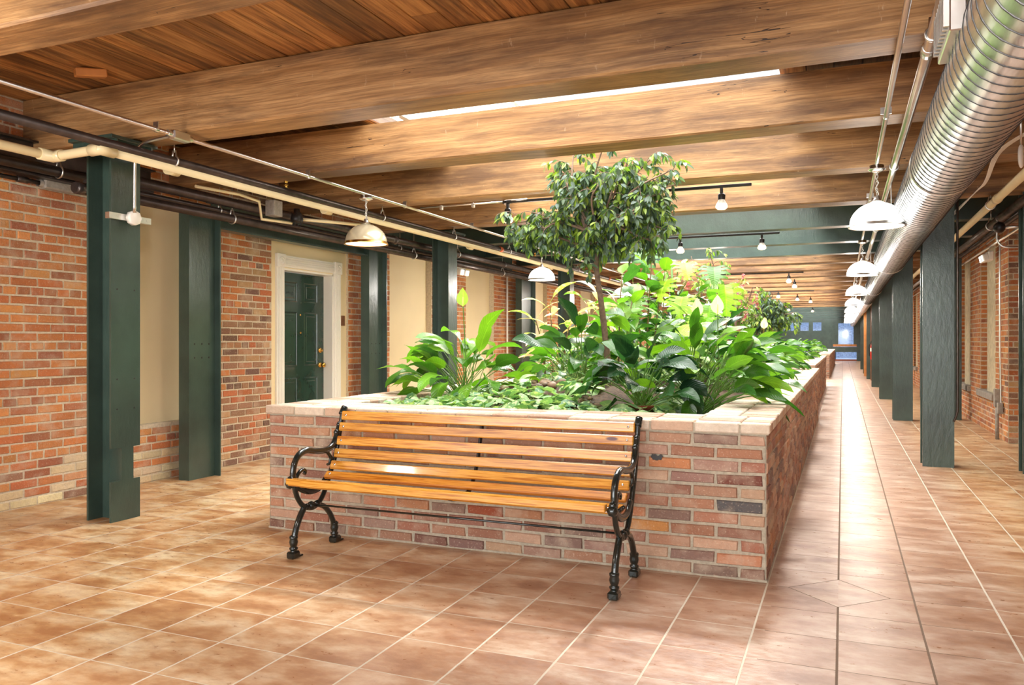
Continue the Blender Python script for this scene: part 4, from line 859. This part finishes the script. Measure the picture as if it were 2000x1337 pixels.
def lily(label, loc, n, H, Rr, L, Wd, tones, seed, flowers=(), lean=None, saucer=False, mat='leaf', group=None, name='peace_lily'):
    t = thing(name, label, 'plant', loc, 0, group); r = random.Random(seed); lf = MB(); st = MB()
    for i in range(n):
        az = r.uniform(0, 2*PI); k = (i+.5)/n; el = R(88-62*k**.8+r.uniform(-7, 7)); pl = H*r.uniform(.72, 1.05)*(1-.12*k)
        if lean is not None and r.random() < .35: az = lean+r.uniform(-.7, .7)
        b = Vector((r.uniform(-1, 1)*Rr*.10, r.uniform(-1, 1)*Rr*.10, -.01)); be = R(r.uniform(8, 30)); l = L*r.uniform(.75, 1.2)
        q, e = stalk(st, b, az, el, pl, be, .0035, col=(1, 1, 1)); c = r.choice(tones); kk = r.uniform(.8, 1.25); c = tuple(x*kk for x in c)
        blade(lf, q, az+r.uniform(-.3, .3), min(e, R(48))+R(r.uniform(-25, 14)), l, Wd*r.uniform(.85, 1.2), R(r.uniform(25, 95)), c, 8, r.uniform(.05, .35), roll=r.uniform(-.95, .95), wave=.16, seed=i)
    lf.build('foliage', M[mat], t); st.build('stems', M['stem'], t)
    for i, (fx, fy, fh, wh) in enumerate(flowers): flower(t, (fx, fy, 0), r.uniform(0, 6), fh, seed+i, wh)
    if saucer:
        s = MB(); s.lathe([(0, .0), (.10, .0), (.125, .03), (.128, .034), (.118, .034), (.098, .012), (0, .012)], (0, 0, -.01), 28); s.build('saucer', M['clay'], t)
    return t
def sp(x, y): return (x, y, soil_z(x, y))
lily('big peace lily with arching leaves at the left front of the planter', sp(-2.80, 5.75), 62, .50, .6, .29, .125, G['lily']+G['bright'][:2], 11, flowers=((.02, .0, .76, False),), lean=R(200))
lily('dark peace lily in a clay saucer at the centre front of the planter', (-1.22, 5.16, .765), 50, .36, .4, .26, .11, G['lily_dark'], 12, saucer=True)
lily('dark glossy lily in a clay saucer behind the stones near the ficus trunk', sp(-1.94, 6.12), 30, .46, .4, .30, .11, G['lily_dark']+G['lily'][:1], 13, saucer=True)
lily('wide peace lily spilling over the right coping, nearest the corner', sp(-.88, 5.5), 62, .50, .6, .28, .09, G['lily']+G['bright'][:1], 14, lean=R(-10))
lily('peace lily with two white flowers behind the corner lily', sp(-1.12, 6.45), 50, .52, .6, .27, .09, G['lily'], 15, flowers=((.02, -.1, .62, True), (.22, -.05, .64, True)), lean=R(0))
lily('bright low lily between the left lily and the ficus trunk', sp(-2.35, 6.9), 40, .34, .5, .22, .08, G['bright']+G['lily'], 16)
lily('tall lily with upright paddle leaves left of the split-leaf plant', sp(-1.62, 6.7), 34, .58, .5, .30, .12, G['lily']+G['bright'], 17)
lily('leafy lily against the left coping beyond the big one', sp(-2.75, 8.1), 36, .44, .5, .25, .09, G['lily'], 18)
for i, (x, y) in enumerate(((-.98, 7.7), (-1.05, 8.9), (-.98, 10.1), (-1.05, 11.3), (-1.0, 12.4))):
    lily('peace lily along the right coping, %s one behind the flowering lily' % ORD[i], sp(x, y), 36, .46, .5, .26, .085, G['lily']+G['lily_dark'][:1], 30+i, lean=R(0), flowers=((.05, 0, .62, True),) if i == 3 else ())
for i in range(9):
    x = -1.15 if i % 2 else -1.0
    lily('low peace lily in the second planter', (x, 14.3+.95*i, .76), 28, .42, .5, .26, .085, G['lily']+G['lily_dark'][:1], 50+i, lean=R(0), group='low lilies of the second planter')
for i in range(6): lily('far green plant in the farthest planter', (-1.15, 28.8+1.5*i, .76), 18, .45, .5, .26, .09, G['lily'], 70+i, group='far plants of the farthest planter')
for i in range(8): lily('leafy plant in the deep middle of the nearest planter', sp(-2.0+.5*math.sin(i*2.1), 8.0+.62*i), 28, .55+.1*(i % 3), .5, .27, .1, G['lily']+G['lily_dark'], 90+i, group='deep middle leafy plants')
# ---- upright stems with alternate leaves
def caneplant(name, label, loc, stems, L, Wd, tones, seed, mat='bigleaf', droop=R(50), n=12, heart=False, group=None, extra=None):
    t = thing(name, label, 'plant', loc, 0, group); r = random.Random(seed); lf = MB(); st = MB(); top = []
    for (dx_, dy_, H, az, lean_) in stems:
        P = [Vector((dx_*.3, dy_*.3, -.02))]; q = Vector((dx_*.3, dy_*.3, -.02)); e = R(88); N = 10
        for i in range(N): q = q+frame(az, R(90)-lean_*(i/N))[0]*(H/N); P.append(q)
        st.tube(P, [.010-.005*i/N for i in range(N+1)], 6)
        for i in range(n):
            k = .35+.65*i/(n-1) if n > 1 else 1; pp = P[min(N, int(k*N))]; a = i*2.4+seed+r.uniform(-.4, .4); el = R(12+48*(i/n)+r.uniform(-12, 12))
            q2, e2 = stalk(lf, pp, a, el, L*.22, R(10), .003, n=2, sides=4, col=rgb(110, 140, 60)); c = r.choice(tones); kk = r.uniform(.8, 1.2)
            blade(lf, q2, a, e2, L*r.uniform(.75, 1.1), Wd*r.uniform(.85, 1.1), droop*r.uniform(.5, 1.2), tuple(x*kk for x in c), 7, r.uniform(.1, .3), roll=r.uniform(-.4, .4), heart=heart, seed=i)
        top.append(P[-1])
    lf.build('foliage', M[mat], t); st.build('woody_stems', M['stemw'], t)
    if extra: extra(t, top, r)
    return t
caneplant('rubber_plant', 'rubber plant with big oval leaves beside the ficus trunk', sp(-1.92, 7.2), [(0, 0, .95, 0, R(4)), (.2, .1, .75, 1, R(14)), (-.2, .05, .6, 3, R(16))], .21, .115, G['rubber']+G['bright'][:2], 3, n=11, droop=R(35))
caneplant('cordyline', 'pink-tinged striped plant with long pointed leaves below the lit pendant', sp(-2.62, 7.35), [(0, 0, .82, 2.5, R(8)), (.3, .1, .66, 0, R(16)), (-.3, .1, .66, 3.4, R(18))], .30, .07, [rgb(150, 176, 96), rgb(206, 190, 150), rgb(216, 160, 140), rgb(110, 150, 70)], 5, mat='cordy', n=12, droop=R(70))
caneplant('dumb_cane', 'cream veined broad leaf plant in front of the tall split-leaf plant', sp(-1.35, 7.4), [(0, 0, .62, 0, R(6)), (.3, 0, .5, .2, R(18)), (-.3, 0, .5, 3, R(18))], .27, .12, [rgb(110, 150, 84), rgb(140, 176, 110), rgb(84, 128, 70)], 7, mat='pothos', n=10, droop=R(50))
caneplant('schefflera', 'bushy green shrub to the left of the split-leaf plant', sp(-1.75, 8.3), [(0, 0, 1.05, 1, R(6)), (.3, .1, .9, .5, R(14)), (-.35, .1, .85, 2.8, R(14))], .2, .09, G['lily']+G['bright'][:1], 8, n=16, droop=R(45))
caneplant('rubber_plant', 'second rubber plant with big oval leaves right behind the ficus trunk', sp(-1.78, 7.75), [(0, 0, 1.15, .3, R(5)), (.2, .1, 1.0, .2, R(13)), (-.2, .05, .95, 3, R(12))], .24, .13, G['rubber']+G['bright'][:2], 33, n=13, droop=R(35))
caneplant('cordyline', 'second striped long-leaf plant to the right of the lit pendant', sp(-2.4, 8.3), [(0, 0, .85, 2.5, R(8)), (.3, .1, .75, 0, R(14)), (-.3, .1, .8, 3.4, R(14))], .32, .075, [rgb(150, 176, 96), rgb(206, 200, 150), rgb(214, 170, 150), rgb(110, 150, 70)], 35, mat='cordy', n=14, droop=R(70))
caneplant('croton', 'broad leaf bush with yellow green leaves behind the flowering lily', sp(-1.25, 8.3), [(0, 0, .75, 1, R(6)), (.3, .1, .65, .5, R(18)), (-.35, .1, .65, 2.8, R(18))], .24, .11, G['lily']+G['lily_dark'], 36, n=14, droop=R(45))
caneplant('schefflera', 'tall leafy bush before the nearer pink shrub', sp(-1.6, 9.5), [(0, 0, 1.0, 1, R(6)), (.3, .1, .95, .5, R(14)), (-.35, .1, .9, 2.8, R(14))], .22, .10, G['lily']+G['lily_dark'], 37, n=16, droop=R(45))
# ---- split-leaf plant
def splitleaf(mb, p, az, el, L, Wd, bend, col):
    p = Vector(p); rows = 12; e = el; pts = []
    for i in range(rows+1): tg, sd, nm = frame(az, e); pts.append((p.copy(), tg, sd, nm)); p = p+tg*(L/rows); e -= bend/rows
    def w(t): return Wd/2*(math.sin(PI*min(1, .06+.94*t)**.6)**.8)
    for s in (-1, 1):
        vs = []; uv = []
        for i, (q, tg, sd, nm) in enumerate(pts):
            t = i/rows; vs += [q, q+sd*s*w(t)*.42+nm*w(t)*.08]; uv += [(0, t+.001), (.42, t)]
        mb.add(vs, [(2*i, 2*i+1, 2*i+3, 2*i+2) for i in range(rows)], smooth=True, col=col, uvs=uv)
        for k in range(6):                                # lobes with gaps between
            i0 = k*2; a, b = pts[i0], pts[min(rows, i0+2)]; t0 = i0/rows; t1 = min(1, (i0+1.55)/rows); tm = (t0+t1)/2; c = pts[min(rows, i0+1)]
            W0 = w(t0)*.42; W1 = w(t1)*.42; sw = Vector(c[1])*(L*.05)-c[1]*(L*.12*(1-tm)*(1 if k < 2 else 0))
            v = [a[0]+a[2]*s*W0+a[3]*W0*.2, a[0].lerp(b[0], .78)+c[2]*s*W1+c[3]*W1*.2]
            m0 = a[0].lerp(b[0], .0)+c[2]*s*w(tm)*.8+c[3]*w(tm)*.12+sw*.6; m1 = a[0].lerp(b[0], .72)+c[2]*s*w(tm)*.8+c[3]*w(tm)*.12+sw*.6
            e0 = a[0].lerp(b[0], .15)+c[2]*s*w(tm)*1.02+c[3]*w(tm)*.0+sw; e1 = a[0].lerp(b[0], .58)+c[2]*s*w(tm)*1.02+sw
            mb.add([v[0], v[1], m1, m0, e1, e0], [(0, 1, 2, 3), (3, 2, 4, 5)], smooth=True, col=col, uvs=[(.42, tm), (.42, tm+.05), (.8, tm+.05), (.8, tm), (1, tm+.05), (1, tm)])
t = thing('split_leaf_plant', 'tall split-leaf plant with lit yellow-green leaves on a pole', 'plant', sp(-1.56, 7.9)); base = Vector(t.location)
lf = MB(); st = MB(); st.tube([(0, 0, 0), (.01, 0, .6), (-.01, 0, 1.15)], [.022, .018, .01], 8)
rng = random.Random(5)
for (px, py, L, W_, az_, el_) in ((1262, 500, .34, .36, 200, 25), (1395, 530, .34, .32, -10, 15), (1296, 556, .32, .34, 185, 10), (1418, 575, .36, .36, -15, -5), (1340, 520, .28, .3, 60, 35), (1300, 640, .34, .34, 210, 0), (1365, 640, .32, .34, -30, -5), (1240, 590, .3, .3, 190, 0), (1330, 590, .3, .32, 260, 10), (1385, 610, .3, .3, -60, 0)):
    az = rng.uniform(235, 305); el = rng.uniform(-62, -25); L *= .92; W_ *= .95; c = at(px, py, y=7.9+rng.uniform(-.35, .1))-base; a = R(az); b = Vector((0, 0, max(.35, c.z-.3)))
    tip = c-frame(a, R(el))[0]*L*.35; mid = (b+tip)/2+Vector((0, 0, .12)); st.tube(smooth([b, mid, tip], 5), .005, 6)
    splitleaf(lf, tip, a, R(el), L, W_, R(45), tuple(x*rng.uniform(.85, 1.15) for x in rng.choice([G['bright'][0], G['bright'][2], rgb(84, 132, 44), rgb(60, 108, 40), rgb(72, 122, 40)])))
lf.build('split_leaves', M['bigleaf'], t); st.build('stems', M['stem'], t)
# ---- ficus trees
def ficus(label, base, pts, trunk, seed, n_tw=11, leaf=.075, group=None, tones=None, name='weeping_fig', perleaf=17, reach=.24):
    t = thing(name, label, 'tree', base, 0, group); B = Vector(base); r = random.Random(seed); wd = MB(); lf = MB(); tones = tones or G['ficus']
    T = [Vector(p)-B for p in trunk]; wd.tube(smooth(T, 6), [.03-.012*i/(6*(len(T)-1)) for i in range(6*(len(T)-1)+1)], 9); top = T[-1]
    for li, p in enumerate(pts):
        c = Vector(p)-B; o = top if li % 3 else T[-2].lerp(top, .55); mid = o.lerp(c, .5)+Vector((r.uniform(-.08, .08), r.uniform(-.08, .08), .06))
        P = smooth([o-Vector((0, 0, .03)), mid, c], 6); wd.tube(P, [.013-.008*i/(len(P)-1) for i in range(len(P))], 6)
        for k in range(n_tw):
            s = P[r.randrange(len(P)//2, len(P))]; az = r.uniform(0, 2*PI); el = R(r.uniform(-20, 60)); L = reach*r.uniform(.6, 1.25); Q = [s]; q = s.copy(); e = el
            for j in range(7): q = q+frame(az, e)[0]*(L/7); Q.append(q); e -= R(r.uniform(12, 22))
            wd.tube(Q, [.0035-.0004*j for j in range(8)], 4, caps=False)
            for j in range(perleaf):
                u = r.uniform(.25, 1)*7; b = Q[int(u)]; nx_ = Q[min(7, int(u)+1)]; b = b.lerp(nx_, u-int(u)); c2 = r.choice(tones); kk = r.uniform(.75, 1.3)
                blade(lf, b, az+r.choice((-1, 1))*r.uniform(.3, 1.5), R(r.uniform(-85, -15)), leaf*r.uniform(.75, 1.2), leaf*.42, R(25), tuple(x*kk for x in c2), 3, .3, roll=r.uniform(-1, 1), shp=.8)
    lf.build('foliage', M['ficus'], t); wd.build('trunk', M['bark'], t); return t
def jit(px, py, r, y=6.28): return at(px, py, y=y+r)
FP = [(1105, 345, -.1), (1150, 330, .1), (1210, 325, -.15), (1265, 335, .05), (1295, 365, -.1), (1290, 415, .1), (1240, 400, -.2), (1190, 385, .15), (1140, 395, -.1), (1040, 405, -.1), (1005, 425, .05), (1060, 440, -.15), (1165, 440, -.2), (1225, 450, .1), (1270, 460, -.1), (1190, 480, .05), (1140, 490, -.1), (1230, 300, .0), (1120, 285, .1), (1180, 270, 0), (1280, 290, .1), (1170, 410, .2), (1220, 420, .1), (1330-30, 395, .15), (1090, 310, .1), (1320, 350, .1), (1315, 320, 0), (985, 440, 0), (1240, 345, .2), (1170, 350, -.2), (1020, 455, .1), (1305, 440, 0)]
tb_ = sp(-1.80, 6.42)
ficus('weeping fig tree rising from the planter through the beams', tb_, [jit(a, b+10, c) for a, b, c in FP], [tb_, (-1.80, 6.38, 1.1), (-1.83, 6.32, 1.5), (-1.865, 6.3, 1.80), (-1.85, 6.28, 2.1)], 21, n_tw=12)
b2 = sp(-1.25, 12.6); ficus('dark weeping fig beyond the pink flowering shrub', b2, [at(x, y_, y=12.6) for x, y_ in ((1480, 590), (1510, 575), (1535, 590), (1550, 610), (1500, 610), (1525, 625), (1475, 620), (1460, 600))], [b2, (-1.25, 12.6, 1.2), (-1.2, 12.6, 1.45)], 22, n_tw=11, leaf=.085, reach=.3)
b3 = (-1.5, 17.5, .76); ficus('distant small fig tree in the second planter', b3, [Vector((-1.5+.5*math.cos(k), 17.5+.4*math.sin(k*2), 1.75+.2*math.sin(k*1.7))) for k in range(7)], [b3, (-1.5, 17.5, 1.2), (-1.5, 17.5, 1.5)], 23, n_tw=9, leaf=.09, reach=.3)
# ---- pink flowering shrub
def blossoms(t, pts, seed, n=22):
    r = random.Random(seed)
    for p in pts:
        f = MB(); L = r.uniform(.12, .24)
        for k in range(n):
            q = Vector(p)+Vector((r.gauss(0, .016), r.gauss(0, .016), -L*k/n)); c = r.choice([rgb(226, 120, 166), rgb(232, 156, 190), rgb(206, 84, 138), rgb(238, 190, 212)])
            for m_ in range(3): blade(f, q, r.uniform(0, 6.3), R(r.uniform(-30, 50)), .028, .026, R(30), c, 2, .3)
        f.build('blossom_cluster', M['petal'], t)
def flowering(label, y, crown, drops, base, seed):
    o = ficus(label, base, [at(a, b, y=y) for a, b in crown], [base, (base[0]+.02, y, 1.2), (base[0], y, 1.5)], seed, n_tw=8, leaf=.07, tones=[rgb(150, 170, 90), rgb(120, 156, 66), rgb(180, 190, 120), rgb(96, 130, 56)], name='flowering_shrub', reach=.26, perleaf=11)
    B = Vector(base); blossoms(o, [at(a, b, y=y-.2)-B for a, b in drops], seed)
flowering('pale flowering shrub with hanging pink blossoms, the nearer', 10.4, [(1350, 500), (1385, 490), (1410, 520), (1365, 540), (1400, 570), (1430, 560), (1345, 590), (1375, 620)], [(1352, 510), (1340, 540), (1385, 525), (1395, 545), (1418, 560), (1430, 590), (1365, 585), (1352, 640), (1405, 640), (1385, 600)], sp(-1.55, 10.4), 41)
flowering('pale flowering shrub with hanging pink blossoms, the farther', 11.6, [(1440, 545), (1470, 560), (1455, 590), (1430, 620), (1480, 620)], [(1450, 535), (1440, 570), (1455, 600), (1452, 660), (1462, 690), (1478, 575), (1440, 640)], sp(-1.4, 11.6), 42)
# ---- pothos ground cover and stones
def cover(label, n, region, seed, size=.1, keep=lambda x, y: True):
    r = random.Random(seed); mb = MB(); k = 0
    while k < n:
        x = r.uniform(region[0], region[1]); y = r.uniform(region[2], region[3])
        if not keep(x, y): continue
        k += 1; z = soil_z(x, y)+r.uniform(.015, .075); a = r.uniform(0, 6.28); c = r.choice(G['pothos']); kk = r.uniform(.8, 1.2)
        blade(mb, (x, y, z), a, R(r.uniform(-25, 40)), size*r.uniform(.7, 1.2), size*.85*r.uniform(.8, 1.1), R(r.uniform(20, 70)), tuple(q*kk for q in c), 5, r.uniform(.05, .35), roll=r.uniform(-.5, .5), heart=True)
        if r.random() < .5: mb.tube([(x, y, z), (x-.03*math.cos(a), y-.03*math.sin(a), z-.05)], .0018, 4, caps=False, col=rgb(150, 170, 90))
    o = mb.build('pothos_cover', M['pothos']); tag(o, label, 'ground cover', kind='stuff')
gap = lambda x, y: not (-2.35 < x < -1.85 and 5.35 < y < 6.3 and (x+y*.3) % .5 < .42)
cover('variegated pothos leaves covering the front of the planter', 560, (-2.95, -1.0, 4.62, 5.75), 1, keep=lambda x, y: gap(x, y) and not (x > -1.6 and y > 5.0 and x < -1.1) and not (x < -2.3 and y > 5.3))
cover('pothos leaves along the left inner edge of the planter', 130, (-3.02, -2.6, 4.7, 7.0), 2)
cover('yellowish pothos and low leaves in the middle of the planter', 420, (-2.9, -1.3, 5.9, 8.5), 3, .09)
stn = MB(); rr = random.Random(2); vs = []; n1, n2 = 8, 12
for i in range(1, n1):
    for j in range(n2):
        a = PI*i/n1; b = 2*PI*j/n2; k = 1+.07*math.sin(3*b+i)+rr.uniform(-.03, .03); vs.append((math.sin(a)*math.cos(b)*k, math.sin(a)*math.sin(b)*k*.78, math.cos(a)*.55))
vs += [(0, 0, .55), (0, 0, -.55)]; top = len(vs)-2
fs = [((i)*n2+j, (i+1)*n2+j, (i+1)*n2+(j+1) % n2, i*n2+(j+1) % n2) for i in range(n1-2) for j in range(n2)]+[(top, j, (j+1) % n2) for j in range(n2)]+[(top+1, (n1-2)*n2+(j+1) % n2, (n1-2)*n2+j) for j in range(n2)]
stones = []
for k, c in enumerate(((150, 140, 124), (172, 150, 128), (128, 120, 110), (186, 172, 150))):
    s = MB(); s.add(vs, fs, smooth=True, col=tuple(min(1, q*1.6) for q in rgb(*c))); stones.append(s)
protos = []
SPOTS = [((-2.12, 5.75), .26, 34, 'rounded river stone in the pile behind the pothos leaves', 'river stones behind the pothos'), ((-2.42, 5.3), .16, 14, 'rounded river stone beside the foot of the big left lily', 'river stones by the left lily'), ((-1.62, 5.15), .13, 14, 'small river stone left of the front clay saucer', 'river stones left of the front saucer'), ((-1.12, 4.9), .16, 14, 'small river stone between the front saucer and the right coping', 'river stones right of the front saucer')]
for (cx, cy), sp_, n, lab, grp in SPOTS:
    for k in range(n):
        q = k % 4
        if len(protos) < 4: o = stones[q].build('river_stone', M['pebble']); protos.append(o)
        else: o = protos[q].copy(); COL.objects.link(o)
        x = cx+rr.gauss(0, sp_*.55); y = cy+rr.gauss(0, sp_*.5); s = rr.uniform(.02, .048) if 'small' not in lab else rr.uniform(.015, .032)
        o.location = (x, y, soil_z(x, y)+s*.3+rr.uniform(0, .01)); o.scale = (s, s, s); o.rotation_euler = (rr.uniform(-.3, .3), rr.uniform(-.3, .3), rr.uniform(0, 6)); tag(o, lab, 'stone', grp)
